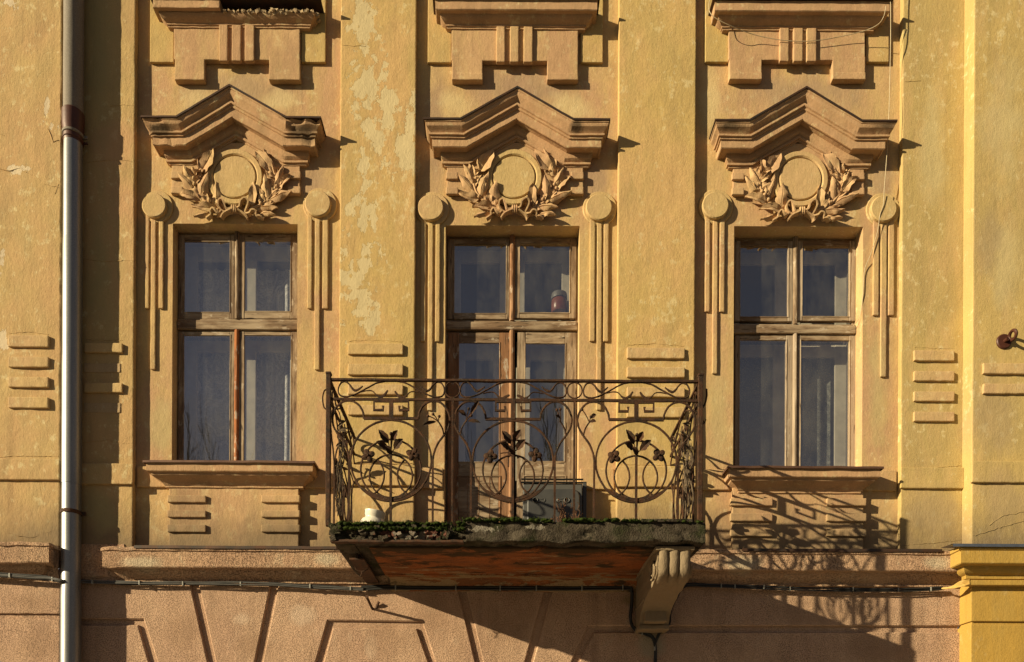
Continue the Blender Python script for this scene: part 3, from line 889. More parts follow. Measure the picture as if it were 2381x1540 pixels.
for i, (cx, cy) in enumerate(WC):
    cu, cv = T(cx, cy, 10)
    def m7(x, y): return ((x - 1125) * q7, (y - 608) * q7)
    def MW(a, h, n): return Vector((cu + a, cv + h, n))
    bm = bmesh.new()
    disc(bm, cu, cv, 65, 4, 11, bev=2.5, n=56, hole=51, seed=i)
    disc(bm, cu, cv, 48.5, 4, 10.5, bev=1.8, n=48, seed=i)
    med = link_mesh("medallion", bm, M_disc, B)
    rn = random.Random(40 + i)
    for side, (LV, ST) in enumerate(((LEAVES_L, STEM_L), (LEAVES_R, STEM_R))):
        bm = bmesh.new()
        for k, (b_, t_, w_) in enumerate(LV):
            small = w_ < 80
            n0 = rn.uniform(8, 11); n1 = rn.uniform(12, 18) if not small else rn.uniform(10, 14)
            leaf(bm, MW, m7(*b_), m7(*t_), w_ * q7 * 0.98, n0, n1, arch=rn.uniform(2, 6), cup=rn.uniform(-7.5, -4) if k % 3 else rn.uniform(3, 5),
                 thick=5.0 if not small else 3, bend=rn.uniform(-3, 3), jit=1.5, seed=i * 100 + side * 50 + k, fat=0.62, rows_n=12, wave=rn.uniform(1.0, 2.2))
        for k in range(18):
            j = rn.randint(1, len(ST) - 2); x, y = ST[j]
            dx, dy = ST[j + 1][0] - ST[j][0], ST[j + 1][1] - ST[j][1]
            a = math.atan2(dy, dx) + rn.choice((-1, 1)) * rn.uniform(0.4, 1.1); L = rn.uniform(150, 270)
            leaf(bm, MW, m7(x, y), m7(x + L * math.cos(a), y + L * math.sin(a)), rn.uniform(70, 120) * q7, rn.uniform(6, 9), rn.uniform(10, 15), arch=rn.uniform(1, 4), cup=rn.uniform(-4, 4),
                 thick=4, bend=rn.uniform(-3, 3), jit=1.3, seed=i * 100 + side * 50 + k + 20, fat=0.7, rows_n=9, wave=rn.uniform(1, 2.4))
        stp = [MW(*m7(x, y), 9) for x, y in ST]
        tube(bm, catmull(stp, 4), [4.2 - 0.07 * j for j in range(len(ST) * 4 - 3)], sides=6, jit=0.5)
        for _ in range(3):
            x, y = rn.choice(ST[3:7]); a, h = m7(x + rn.uniform(-60, 60), y + rn.uniform(-60, 60))
            ball(bm, MW(a, h, 12), 4.2, jit=0.5)
        link_mesh("laurel_branch", bm, M_orn, med, smooth=50)
    bm = bmesh.new()
    def rib(pts, w0=5.5, n=12):
        c = catmull([MW(*m7(x, y - max(0, y - 1280) * 0.35), nn) for x, y, nn in pts], 6)
        m = len(c)
        tube(bm, c, 1.6, sides=4, up=(0, 0, 1), r2=w0, jit=0.4)
    rib([(1090, 1230, 14), (1000, 1250, 16), (960, 1160, 18), (920, 1085, 18), (860, 1110, 17), (850, 1190, 14), (900, 1260, 12), (960, 1300, 12)])
    rib([(1180, 1230, 14), (1240, 1220, 18), (1270, 1120, 19), (1350, 1070, 19), (1400, 1130, 17), (1370, 1220, 15), (1335, 1290, 12), (1360, 1350, 12)])
    rib([(1090, 1260, 15), (980, 1310, 13), (930, 1360, 12), (890, 1435, 10)], 7)
    rib([(900, 1270, 12), (850, 1340, 14), (800, 1300, 16), (750, 1245, 16), (700, 1290, 14), (700, 1370, 12), (620, 1440, 9)], 6)
    rib([(1200, 1260, 15), (1270, 1310, 13), (1340, 1380, 12), (1370, 1450, 10)], 7)
    rib([(1370, 1340, 12), (1420, 1330, 14), (1470, 1270, 16), (1530, 1290, 15), (1540, 1390, 12), (1600, 1400, 12), (1660, 1440, 9)], 6)
    a, h = m7(1138, 1235)
    for t in (-4.5, 0, 4.5):
        ball(bm, MW(a + t, h, 16), 1, sc_=(3.2, 9.5, 6), jit=0.5)
    link_mesh("ribbon_bow", bm, M_orn, med, smooth=50)

# disc and strip pendants
PEND = [
 ((357.4, 476.4), 28, [(337, 346.5, 717), (350, 361.6, 859), (368.6, 379.6, 717)], "left"),
 ((738.4, 471.8), 30, [(714.5, 725.3, 717.5), (731.3, 743.6, 860), (749.5, 763, 717.5)], "right"),
 ((1001, 481.3), 30, [(978.5, 989.8, 794), (994.7, 1006.3, 954.5), (1012.3, 1022.9, 794)], "left"),
 ((1393, 480.6), 30.3, [(1371, 1383.5, 793.5), (1387.6, 1399, 953.5), (1403.5, 1415, 794)], "right"),
 ((1664, 476), 30.5, [(1639.4, 1651, 725), (1657, 1668.7, 869), (1673.6, 1685.2, 725)], "left"),
 ((2055.6, 484), 30, [(2030.3, 2044, 733), (2047.9, 2062, 876), (2066, 2079.6, 733.5)], "right")]
for k, ((cx, cy), r, strips, sd) in enumerate(PEND):
    bm = bmesh.new()
    cu, cv = T(cx, cy, 13)
    disc(bm, cu, cv, r, 1, 13, bev=2, n=36, seed=k)
    hu, hv = T(cx + 6, cy - 2, 4)
    disc(bm, cu + 3, cv - 3.0, r + 9.5, 0.2, 4.0, bev=1.5, n=36, seed=k + 9)
    pend = link_mesh("pendant_ornament", bm, M_disc, B)
    for (x0, x1, yb) in strips:
        bm = bmesh.new()
        a, b, c, e = TR(x0, cy + 15, x1, yb, 4.5)
        rbox(bm, a, c, b, e, 0.2, 5.0, r=1.8, cell=12, amp=0.5, freq=0.05, seed=k + x0)
        link_mesh("strip", bm, M_wall, pend)

# ------------------------------------------------------------------ sills with aprons
SILL_PROF = [(0, 0), (46, 0), (45, 1), (45, 18), (44, 19.5), (38, 20.5), (37, 25), (31, 29), (23, 33), (18, 38), (17, 40), (15, 41), (15, 45), (12, 46), (0, 46)]
for i, (x0, x1, y, ax0, ax1, bx, by) in enumerate([
        (340, 727, 1076, 392.6, 694, ((388.4, 478), (607, 697)), ((1151, 1168), (1186, 1202.5), (1219.5, 1237))),
        (1696, 2047, 1089, 1703, 2008, ((1699, 1797), (1923, 2015)), ((1158, 1175.5), (1193, 1212), (1230, 1247)))]):
    U0, V0, U1, _ = TR(x0, y, x1, y + 5, 45)
    bm = bmesh.new()
    sweep(bm, [(U0 + 45, V0), (U1 - 45, V0)], SILL_PROF, step=12, amp=0.8, seed=i + 70)
    sill = link_mesh("window_sill", bm, M_corn, B, smooth=30)
    bm = bmesh.new()
    def bentf(p, s=i): 
        if p.z > 40: p.y += 1.3 * noise.noise(Vector((p.x * 0.02, 0, s)))
        return p
    sweep(bm, [(U0 + 45, V0 - 1), (U1 - 45, V0 - 1)], [(-20, -2.4), (50.5, -2.4), (50.5, 2.6), (48.8, 2.6), (48.8, -0.4), (-20, -0.4)], step=16, amp=0.8, freq=0.03, seed=i + 2, ret_l=False, ret_r=False) if False else \
    sweep(bm, [(U0 + 45, V0 - 0.6), (U1 - 45, V0 - 0.6)], [(0, -2.2), (50.5, -2.2), (50.5, 2.6), (49, 2.6), (49, 0), (0, 0)], step=16, amp=0.8, freq=0.03, seed=i + 2, fn=bentf)
    link_mesh("sill_flashing", bm, M_flash_brown, sill, smooth=30)
    bm = bmesh.new()
    a, b, c, e = TR(ax0, 1135, ax1, 1262, 12)
    rbox(bm, a, c, b, 1287, 0.3, 12, r=1.5, cell=10, amp=0.6, seed=80 + i)
    link_mesh("apron_panel", bm, M_orn, sill)
    for (p0, p1) in bx:
        for j, (q0, q1) in enumerate(by):
            bm = bmesh.new()
            a, b, c, e = TR(p0, q0, p1, q1, 18)
            rbox(bm, a, c, b, e, 8, 18, r=1.7, cell=6, amp=0.7, seed=p0 + j)
            link_mesh("plaster_bar", bm, M_orn, sill)

# upper storey sills (their undersides show at the top of the view)
UP_PROF = [(0, 0), (41, 0), (40, 1.5), (40, 20), (38.5, 21.5), (31, 22), (30, 24), (27, 28), (21, 32), (18, 34), (18, 37), (15.5, 38), (15.5, 41), (13, 41.5), (0, 42)]
UPS = [dict(o=0, ap=(1148, 1980), legs=((1155, 1350), (1777, 1981)), bars=((1446, 1503), (1530, 1590), (1615, 1678)), ears=((990, 1148), (1990, 2150)), fas=(1008, 2100), yb=(395, 530, 410)),
       dict(o=778.5, ap=(771, 1607), legs=((775, 975), (1403, 1605)), bars=((1067, 1123), (1157, 1214), (1247, 1306)), ears=((614, 770), (1625, 1771)), fas=(663, 1733), yb=(402, 530, 412)),
       dict(o=1542.6, ap=(432, 1332), legs=((437, 648), (1118, 1333)), bars=((769, 829), (860, 921), (947, 1011)), ears=((277, 430), (1340, 1490)), fas=(340, 1495), yb=(397, 527, 408))]
for i, u in enumerate(UPS):
    o = u['o']
    def X(z): return o + z * q3
    yb, yl, ye = (v * q3 for v in u['yb'])
    fa, _, fb_, _ = TR(X(u['fas'][0]), 10, X(u['fas'][1]), 20, 40)
    vtop = 42.0
    bm = bmesh.new()
    if i == 0:
        cut = T(X(1452), 10, 40)[0]
        sweep(bm, [(fa + 40, vtop + 20), (fb_ - 40, vtop + 20)], [(0, 2), (31, 2)] + [(d, n - 20) for d, n in UP_PROF[5:]], step=12, amp=0.8, seed=90)
        rbox(bm, fa, cut, vtop, vtop + 20.5, 2, 40, r=1.6, cell=10, amp=1.0, seed=91)
        rn = random.Random(3)
        for k in range(330):
            uu = rn.uniform(cut + 8, fb_ - 4)
            rock(bm, (uu, vtop + rn.uniform(17.5, 22.5), rn.uniform(8, 33)), rn.uniform(2.2, 4.6), rn, mi=1)
    else:
        sweep(bm, [(fa + 40, vtop), (fb_ - 40, vtop)], UP_PROF, step=12, amp=0.8, seed=90 + i)
    us = link_mesh("window_sill", bm, [M_corn, M_rubble], B, smooth=30)
    us['label'] = "upper storey sill with its right half broken away" if i == 0 else "upper storey sill at the top edge"
    bm = bmesh.new()
    sweep(bm, [(fa + 40, vtop - 1), (fb_ - 40, vtop - 1)], [(0, -2.5), (46, -2.5), (46, 1), (44.5, 1), (44.5, 0), (0, 0)], step=16, amp=0.6, seed=i, freq=0.03)
    link_mesh("sill_flashing", bm, M_flash, us, smooth=30)
    bm = bmesh.new()
    a0, _, a1, vb = TR(X(u['ap'][0]), 60, X(u['ap'][1]), yb, 13)
    rbox(bm, a0, a1, vtop + 40, vb, 0.3, 13, r=1.5, cell=9, amp=0.6, seed=100 + i)
    for (l0, l1) in u['legs']:
        b0, _, b1, vl = TR(X(l0), yb - 5, X(l1), yl, 13)
        rbox(bm, b0, b1, vb - 8, vl - 14, 0.3, 13.2, r=1.2, cell=8, amp=0.5, seed=l0)
        rbox(bm, b0 - .6, b1 + .6, vl - 16, vl, 0.3, 14.6, r=1.5, cell=8, amp=0.5, seed=l0 + 3)
    link_mesh("apron_panel", bm, M_orn, us)
    for (l0, l1) in u['bars']:
        bm = bmesh.new()
        b0, _, b1, vl = TR(X(l0), 64, X(l1), yb + 2, 19)
        rbox(bm, b0, b1, vtop + 38, vl, 10, 19, r=1.6, cell=7, amp=0.6, seed=l0)
        link_mesh("plaster_bar", bm, M_orn, us)
    for (l0, l1) in u['ears']:
        bm = bmesh.new()
        b0, _, b1, vl = TR(X(l0), 10, X(l1), ye, 7)
        rbox(bm, b0, b1, -60, vl, 0.3, 7, r=1.2, cell=12, amp=0.4, seed=l0)
        link_mesh("side_panel", bm, M_pil, us)

# ------------------------------------------------------------------ windows and the balcony door
def ring(bm, o, g, d0, d1, r=1.2, amp=0.25, seed=0, mv=0, mh=1):
    (a, b, c, e), (p, q, s, t) = o, g
    rbox(bm, a, p, b, e, d0, d1, r=r, cell=20, amp=amp, seed=seed, mi=mv)
    rbox(bm, s, c, b, e, d0, d1, r=r, cell=20, amp=amp, seed=seed + 1, mi=mv)
    rbox(bm, p - .1, s + .1, b, q, d0, d1 - .5, r=r, cell=20, amp=amp, seed=seed + 2, mi=mh)
    if e - t > 1: rbox(bm, p - .1, s + .1, t, e, d0, d1 - .5, r=r, cell=20, amp=amp, seed=seed + 3, mi=mh)
WDEF = [
 dict(name="window", sash=[((414, 546, 545, 742), (429.6, 564.6, 535.2, 727.3)), ((557, 546, 692, 741), (569.7, 562.5, 676, 725.3)), ((414, 771, 545, 1118), (428, 782, 535, 1092)), ((557, 771, 692, 1118), (568.6, 781.5, 676.7, 1092))],
      mul=(545.5, 557), tr=(747, 768.5), top=545),
 dict(name="balcony_door", sash=[((1041, 556, 1184, 742), (1056.7, 569, 1176.4, 730)), ((1197, 556, 1340, 740), (1208.8, 567.5, 1324, 728.5)), ((1041, 773, 1190, 1300), (1067, 799.5, 1160.5, 1075)), ((1202, 773, 1340, 1300), (1221.4, 801, 1313, 1073.5))],
      mul=(1184.5, 1197), tr=(751, 769.5), top=553),
 dict(name="window", sash=[((1709, 560, 1843, 747), (1720.5, 573.5, 1831, 738)), ((1855, 560, 1990, 746), (1865, 573, 1974, 737)), ((1709, 780, 1843, 1130), (1719, 793, 1826, 1104)), ((1855, 780, 1990, 1130), (1861, 794, 1973, 1104))],
      mul=(1843.5, 1855), tr=(759, 777.5), top=558)]
for i, (w, wdf) in enumerate(zip(WIN, WDEF)):
    R = -w['r']
    VBt = w['V1']
    # outer frame
    bm = bmesh.new()
    m0, _, m1, _ = TR(wdf['mul'][0], 700, wdf['mul'][1], 710, R)
    _, t0, _, t1 = TR(w['op'][0], wdf['tr'][0], w['op'][2], wdf['tr'][1], R)
    ring(bm, (w['U0'] - 2, w['V0'] - 2, w['U1'] + 2, VBt), (w['U0'] + 7, w['V0'] + 9, w['U1'] - 7, VBt), R - 14, R - 5, seed=i)
    wo = link_mesh(wdf['name'], bm, [M_wv, M_wh], B, smooth=30)
    if i == 0: wo['label'] = "casement window with an orange varnished lower mullion"
    if i == 2: wo['label'] = "casement window with lace curtain behind the panes"
    bm = bmesh.new()
    rbox(bm, w['U0'] + .5, w['U1'] - .5, t0, t1, R - 10, R + 5, r=2, cell=16, amp=0.5, seed=i + 3)
    rbox(bm, w['U0'] + 1, w['U1'] - 1, t0 - 4, t0 + 1, R - 10, R + 1.5, r=1, cell=20, amp=0.4, seed=i + 6)
    link_mesh("transom", bm, M_wh, wo, smooth=30)
    for j, (v0, v1, mt) in enumerate(((w['V0'] + 1, t0 - 4, M_wbrown if i == 1 else M_wv), (t1, VBt, (M_worange, M_wbrown, M_wgrey)[i]))):
        bm = bmesh.new()
        pts = [(0.5 * (m0 + m1), v0 + (v1 - v0) * k / 14, R - 1) for k in range(15)]
        tube(bm, pts, (m1 - m0) / 2, sides=10, jit=0.35, seed=i)
        o = link_mesh("mullion", bm, mt, wo)
        if i == 0 and j == 1: o['label'] = "orange varnished mullion"
    for j, (so, sg) in enumerate(wdf['sash']):
        O = list(TR(*so, R)); G = list(TR(*sg, R - 3))
        if j >= 2: O[3] = VBt - 0.5
        bm = bmesh.new()
        if i == 1 and j >= 2:
            rl = TR(so[0], sg[3], so[2], 1106, R)
            ring(bm, O, (G[0], G[1], G[2], G[3]), R - 9, R, seed=i * 9 + j)
            # recessed lower panel with a moulded edge
            pan = [G[0] - 4, rl[3], G[2] + 4, VBt - 30]
            rbox(bm, pan[0], pan[2], pan[1], pan[1] + 3, R - 2, R + 1.6, r=1, cell=20, mi=1)
            rbox(bm, pan[0] - 1, pan[0] + 2.5, pan[1], pan[3], R - 2, R + 1.4, r=1, cell=20, mi=0)
            rbox(bm, pan[2] - 2.5, pan[2] + 1, pan[1], pan[3], R - 2, R + 1.4, r=1, cell=20, mi=0)
            for k in range(1, 4):
                uu = pan[0] + (pan[2] - pan[0]) * k / 4
                rbox(bm, uu - .5, uu + .5, pan[1] + 3, pan[3], R - 2, R + .4, r=.2, cell=40, amp=0, mi=0)
        else:
            ring(bm, O, G, R - 9, R, seed=i * 9 + j)
        # glazing bead
        ring(bm, (G[0] - 2.4, G[1] - 2.4, G[2] + 2.4, G[3] + 2.4), (G[0], G[1], G[2], G[3]), R - 6, R + 1.0, r=0.7, amp=0.5, seed=j)
        mv = M_wgrey if i == 2 else (M_wbrown if (i == 1 and j >= 2 and j == 2) else M_wv)
        so_ = link_mesh("sash", bm, [mv, M_wh], wo, smooth=30)
        bm = bmesh.new()
        quadp(bm, [(G[0] - 1, G[1] - 1, R - 1.5), (G[2] + 1, G[1] - 1, R - 1.5), (G[2] + 1, G[3] + 1, R - 1.5), (G[0] - 1, G[3] + 1, R - 1.5)])
        link_mesh("pane", bm, M_glass, wo, smooth=None, outward=True)
        # inner casement seen through the glass
        bm = bmesh.new()
        gi = [G[0] + 13, G[1] + 14, G[2] - 15, G[3] - (10 if j < 2 else -4)]
        go = [O[0] - 2, O[1] - 4, O[2] + 4, O[3]]
        ring(bm, go, gi, R - 52, R - 44, seed=j)
        link_mesh("inner_sash", bm, M_winner, wo, smooth=30)
    # the room behind
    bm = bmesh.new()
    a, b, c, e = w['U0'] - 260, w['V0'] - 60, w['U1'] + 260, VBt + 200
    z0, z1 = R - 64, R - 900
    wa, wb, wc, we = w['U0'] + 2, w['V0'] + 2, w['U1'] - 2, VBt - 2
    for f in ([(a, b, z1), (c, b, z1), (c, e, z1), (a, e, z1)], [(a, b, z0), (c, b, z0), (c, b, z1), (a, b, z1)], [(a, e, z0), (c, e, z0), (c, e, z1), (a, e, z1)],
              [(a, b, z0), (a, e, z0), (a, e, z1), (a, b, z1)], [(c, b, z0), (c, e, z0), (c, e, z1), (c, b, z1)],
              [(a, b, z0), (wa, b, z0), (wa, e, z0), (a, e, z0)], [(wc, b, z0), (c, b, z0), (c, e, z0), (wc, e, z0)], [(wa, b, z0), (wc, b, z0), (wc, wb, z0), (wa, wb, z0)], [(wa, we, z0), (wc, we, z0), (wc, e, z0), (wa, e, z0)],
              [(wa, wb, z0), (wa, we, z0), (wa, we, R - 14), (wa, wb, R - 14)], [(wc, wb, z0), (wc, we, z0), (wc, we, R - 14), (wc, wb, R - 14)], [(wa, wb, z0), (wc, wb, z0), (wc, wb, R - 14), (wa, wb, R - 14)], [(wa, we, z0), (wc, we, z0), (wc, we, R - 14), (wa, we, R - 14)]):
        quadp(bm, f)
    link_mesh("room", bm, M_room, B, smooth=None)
# door furniture
bm = bmesh.new()
R1 = -WIN[1]['r']
pu, pv = T(1184, 1060, R1 + 2)
rbox(bm, pu - 4, pu + 3, pv - 18, pv + 26, R1, R1 + 3, r=1, cell=10)
tube(bm, [(pu, pv - 4, R1 + 2), (pu, pv - 4, R1 + 10), (pu - 14, pv - 3, R1 + 11), (pu - 20, pv - 2, R1 + 10)], 1.5, sides=6)
link_mesh("handle", bm, M_rust, [o for o in bpy.data.objects if o.name == "balcony_door"][0])

# curtains
def curtain(U0, U1, V0, V1, d, folds, amp, mat, seed):
    bm = bmesh.new()
    n = 90
    rows = []
    for vv in (V0, (V0 + V1) / 2, V1):
        row = []
        for i in range(n + 1):
            t = i / n
            row.append(bm.verts.new((U0 + (U1 - U0) * t, vv, d + amp * math.sin(t * folds * 6.28) + amp * 0.8 * noise.noise(Vector((t * 7, seed, vv * 0.004))))))
        rows.append(row)
    for a, b in zip(rows, rows[1:]):
        for i in range(n):
            bm.faces.new((a[i], a[i + 1], b[i + 1], b[i]))
    return link_mesh("lace_curtain", bm, mat, None, smooth=60)
w = WIN[2]
tag(curtain(w['U0'] + 6, w['U1'] - 26, w['V0'] + 200, w['V1'] - 4, -w['r'] - 74, 7, 5, M_lace, 1), "grey lace curtain with scalloped rings hanging behind the right window", "curtain")
w = WIN[0]
tag(curtain(w['U0'] + 8, w['U1'] - 8, w['V0'] + 40, w['V1'] - 4, -w['r'] - 74, 11, 4, M_sheer, 2), "thin sheer curtain hanging behind the window next to the drainpipe", "curtain")
# jar between the panes
jr = empty("preserve_jar", W(*T(1300, 727, -58), -58))
bm = bmesh.new()
ju, jv = T(1300, 728, -59)
lathe(bm, (ju, jv, -59), [(0, 0), (17, 0), (19, 3), (19, 26), (17, 30), (0, 30)], n=24)
link_mesh("jar_body", bm, M_jar, jr)
bm = bmesh.new()
lathe(bm, (ju, jv, -59), [(0, 31), (19, 31), (19.5, 33), (19.5, 37), (18.5, 44), (17, 45), (0, 45)], n=24)
link_mesh("lid", bm, M_lid, jr)
tag(jr, "red jar with a pale lid standing inside the balcony door's top right pane", "jar")

# ------------------------------------------------------------------ belt cornice and ground floor
def shift(prof, dd): return [(d + dd, n) for d, n in prof]
COR = [(0, 17), (47, 22), (50, 24.5), (50, 31), (47, 32.5), (47, 66), (45.5, 68), (31, 69), (29, 74), (25, 79), (18, 84), (14, 88), (14, 95), (9, 96), (0, 96)]
CV = 1268.0
bm = bmesh.new()
def corn_fn(p):
    if p.x < 330 and p.z > 20:
        e = noise.noise(Vector((p.x * 0.03, p.y * 0.05, 1)))
        p = p + Vector((0, 2.5 * e, -9 * max(0, e) - (330 - p.x) * 0.03))
    return p
sweep(bm, [(311, CV), (UBR - 2, CV)], COR, step=11, amp=1.3, freq=0.045, seed=4, ret_l=True, ret_r=False, fn=corn_fn)
sweep(bm, [(150, CV), (300, CV)], [(0, 0), (10, 2), (17, 8), (19, 40), (15, 60), (18, 70), (18, 80), (14, 86), (14, 95), (9, 96), (0, 96)], step=8, amp=3.0, freq=0.06, seed=5, ret_l=False, ret_r=False)
bc = link_mesh("belt_cornice", bm, M_ledge, B, smooth=30)
bm = bmesh.new()
def corn_fl(p):
    if p.x > UB - 40: p.x -= 6 * abs(noise.noise(Vector((p.y * 0.08, p.z * 0.05, 4))))
    return p
sweep(bm, [(-700, CV), (UB - 48, CV)], shift(COR, DL - 8), step=10, amp=2.2, freq=0.05, seed=7, ret_l=False, fn=corn_fl)
sweep(bm, [(-700, CV + 62), (UB + 2, CV + 62)], [(DL - 4, -40), (DL + 5, -38), (DL + 7, 0), (DL + 6, 22), (DL + 2, 34), (DL - 4, 34)], step=10, amp=1.6, freq=0.05, seed=8, ret_l=False, ret_r=False)
bcl = link_mesh("belt_cornice", bm, M_ledge, B, smooth=30); bcl['label'] = "belt cornice of the bay left of the drainpipe"
bm = bmesh.new()
CORY = [(0, 17), (47, 22), (48, 26), (48, 31), (45, 32.5), (45, 60), (43, 62), (30, 63), (28, 70), (22, 77), (16, 80), (16, 88), (9, 89), (0, 89)]
sweep(bm, [(UBR, CV), (3000, CV)], shift(CORY, DRB - 10), step=16, amp=0.4, seed=8, ret_r=False)
bcy = link_mesh("belt_cornice", bm, M_fresh, B, smooth=30); bcy['label'] = "freshly painted yellow belt cornice"
# flashings along the cornice
for (x0, x1, dd, mt, nm) in ((312, 782, 0, M_flash, 0), (1725, 2190, 0, M_flash, 1), (2216, 2800, DRB - 10, M_flash_blue, 2)):
    bm = bmesh.new()
    U0 = T(x0, 1285, 52 + dd)[0]; U1 = T(x1, 1285, 52 + dd)[0]
    pts = [(d + dd, n) for d, n in ((4, 16.4), (30, 19), (52.5, 21.5), (53, 28), (51.5, 28), (51, 23.2), (30, 20.6))]
    sweep(bm, [(U0, CV - 1), (U1, CV - 1)], pts, step=18, amp=1.2 if nm < 2 else 0.2, freq=0.02, seed=nm, ret_l=False, ret_r=False)
    link_mesh("flashing", bm, mt, (bc, bc, bcy)[nm], smooth=30)

bm = bmesh.new()
G0 = 2.0
quadp(bm, [(140, 1330, G0), (UBR, 1330, G0), (UBR, GROUND_V, G0), (140, GROUND_V, G0)])
def blk(pts):
    ext = []
    P = [T(x, y, DG) for x, y in pts]
    prism(bm, P, G0 - .5, DG, bev=2.6)
E = 1640
def lo(xt, yt, xb, yb=1540):       # continue a joint below the view
    return (xb + (xb - xt) / (yb - yt) * (E - yb), E)
blk([(120, 1352), (441.5, 1354), lo(441.5, 1366, 482), lo(331, 1446, 364), (333, 1440), (120, 1439)])
blk([(120, 1453), (321, 1453), lo(321, 1453, 346), (120, E)])
blk([(460, 1354), (630, 1356), lo(630, 1366, 593), lo(460, 1366, 500)])
blk([(648, 1356), (1063, 1360), lo(1063, 1374, 1104), lo(983, 1447, 1013), (981, 1446), (762, 1443), lo(762, 1443, 734), lo(648, 1366, 611)])
blk([(774, 1459), (969, 1461), lo(969, 1461, 996), lo(774, 1459, 752)])
blk([(1081, 1360), (1270, 1362), lo(1270, 1374, 1222), lo(1081, 1374, 1122)])
blk([(1288, 1362), (2300, 1366), (2300, 1456), (1368, 1456), lo(1368, 1456, 1329), lo(1288, 1374, 1240)])
blk([(1381, 1470), (2300, 1470), (2300, E), lo(1381, 1470, 1347)])
link_mesh("ground_floor_wall", bm, M_pink, B, smooth=30)
bm = bmesh.new()
UBg = UB + 2
_, gv0 = T(60, 1427, DL); _, gv1 = T(60, 1438, DL)
rbox(bm, -700, UBg, 1340, gv0, -2, DL, r=2.5, cell=18, amp=1.2, seed=3)
rbox(bm, -700, UBg, gv1, GROUND_V, -2, DL, r=2.5, cell=18, amp=1.2, seed=4)
rbox(bm, -700, UBg - 4, gv0 - 4, gv1 + 4, -2, DL - 6, r=1, cell=30, amp=0.5, seed=5)
gl = link_mesh("ground_floor_wall", bm, M_pink, B); gl['label'] = "pink roughcast ground floor of the bay left of the drainpipe"
bm = bmesh.new()
_, yv0 = T(2320, 1445, DRB); _, yv1 = T(2320, 1453, DRB)
rbox(bm, UBR, 3000, 1340, yv0, -2, DRB, r=1.2, cell=30, amp=0.3)
rbox(bm, UBR, 3000, yv1, GROUND_V, -2, DRB, r=1.2, cell=30, amp=0.3)
rbox(bm, UBR + 4, 3000, yv0 - 3, yv1 + 3, -2, DRB - 5, r=0.5, cell=40, amp=0)
a, b, c, e = TR(2252, 1349, 2500, 1361, DRB + 14)
rbox(bm, a, 3000, b, e, DRB - 2, DRB + 14, r=1, cell=40, amp=0)
gy = link_mesh("ground_floor_wall", bm, M_fresh, B); gy['label'] = "freshly painted yellow ground floor wall"

# ------------------------------------------------------------------ balcony slab, corbel and beam (parts of the building)
BD = 270.0                               # railing plane
KB = 1 - BD / D
SU0 = T(769, 1230, 284)[0]; SU1 = T(1644, 1230, 284)[0]
SV0, SV1 = 1305.0, 1346.0
brk = T(1078, 1230, 284)[0]
bm = bmesh.new()
def slabfn(p):
    n1 = nz(p, 0.05, 2); n2 = nz(p, 0.16, 5)
    if p.x < brk and p.z > 150:
        if p.y < (SV0 + SV1) / 2: p.y += 9 + 5 * n2.x
        k = 1.0 if p.z > 270 else 0.3
        p.z += k * (-5 + 7 * n1.y + 5 * n2.z)
        p.x += 3 * n2.y
    else:
        p.y += 1.2 * n2.x + 2.6 * n1.x + (4.0 * nz(p, 0.025, 11).x if p.y > SV0 + 20 else 0)
        p.z += 2.6 * n1.z + 0.8 * n2.z
        e = noise.noise(Vector((p.x * 0.035, p.y * 0.09, 4)))
        if p.z > 250 and e > 0.12: p.z -= 10 * (e - 0.12)
        p.x += 2.5 * n2.y
    return p
rbox(bm, SU0, SU1, SV0, SV1, 1, 278, r=5, cell=6, amp=0.0, fn=slabfn)
# flaking tile and thin layer along the right end, broken lumps on the left end
rbox(bm, T(1492, 1210, 286)[0], T(1612, 1210, 286)[0], SV0 - 4, SV0 + 2, 240, 282, r=0.8, cell=14, amp=1.2, seed=3)
rn = random.Random(8)
for k in range(90):
    uu = rn.uniform(SU0 + 2, brk + 8)
    rock(bm, (uu, rn.uniform(SV0 + 9, SV1 - 1), rn.uniform(268, 279)), rn.uniform(3, 8), rn)
for k in range(26):
    rock(bm, (SU0 + rn.uniform(0, 18), rn.uniform(SV0 + 4, SV1), rn.uniform(220, 280)), rn.uniform(4, 9), rn)
bal = link_mesh("balcony_slab", bm, M_slab, B, smooth=32)
bal['label'] = "crumbling mossy concrete balcony slab"
# soffit: painted plaster with a rounded edge to the wall
bm = bmesh.new()
def soff_fn(p):
    n2 = nz(p, 0.05, 6)
    p.y += 1.2 * n2.x
    return p
rbox(bm, T(1078, 1260, 270)[0] - 190, SU1 - 14, SV1 - 3, SV1 + 5, 14, 246, r=2, cell=12, amp=0, fn=soff_fn)
sweep(bm, [(T(905, 1340, 40)[0], SV1), (SU1 - 16, SV1)], [(60, 0), (58, 8), (34, 9), (24, 15), (17, 24), (14, 32), (8, 33)], step=14, amp=0.8, ret_l=False, ret_r=False)
link_mesh("soffit", bm, M_soffit, bal)
bm = bmesh.new()
rbox(bm, SU0 + 6, SU0 + 42, SV1 - 3, SV1 + 3, 14, 268, r=2, cell=12, amp=1.6)
rbox(bm, SU0 + 42, SU0 + 128, SV1 - 3, SV1 + 1, 20, 262, r=2, cell=10, amp=2.5)
link_mesh("broken_soffit", bm, M_slab, bal)
bm = bmesh.new()
rbox(bm, SU0 - 2, brk, SV1 - 2, SV1 + 3, 268, 281, r=1, cell=10, amp=1.8, seed=4)
link_mesh("steel_edge", bm, M_rust, bal)
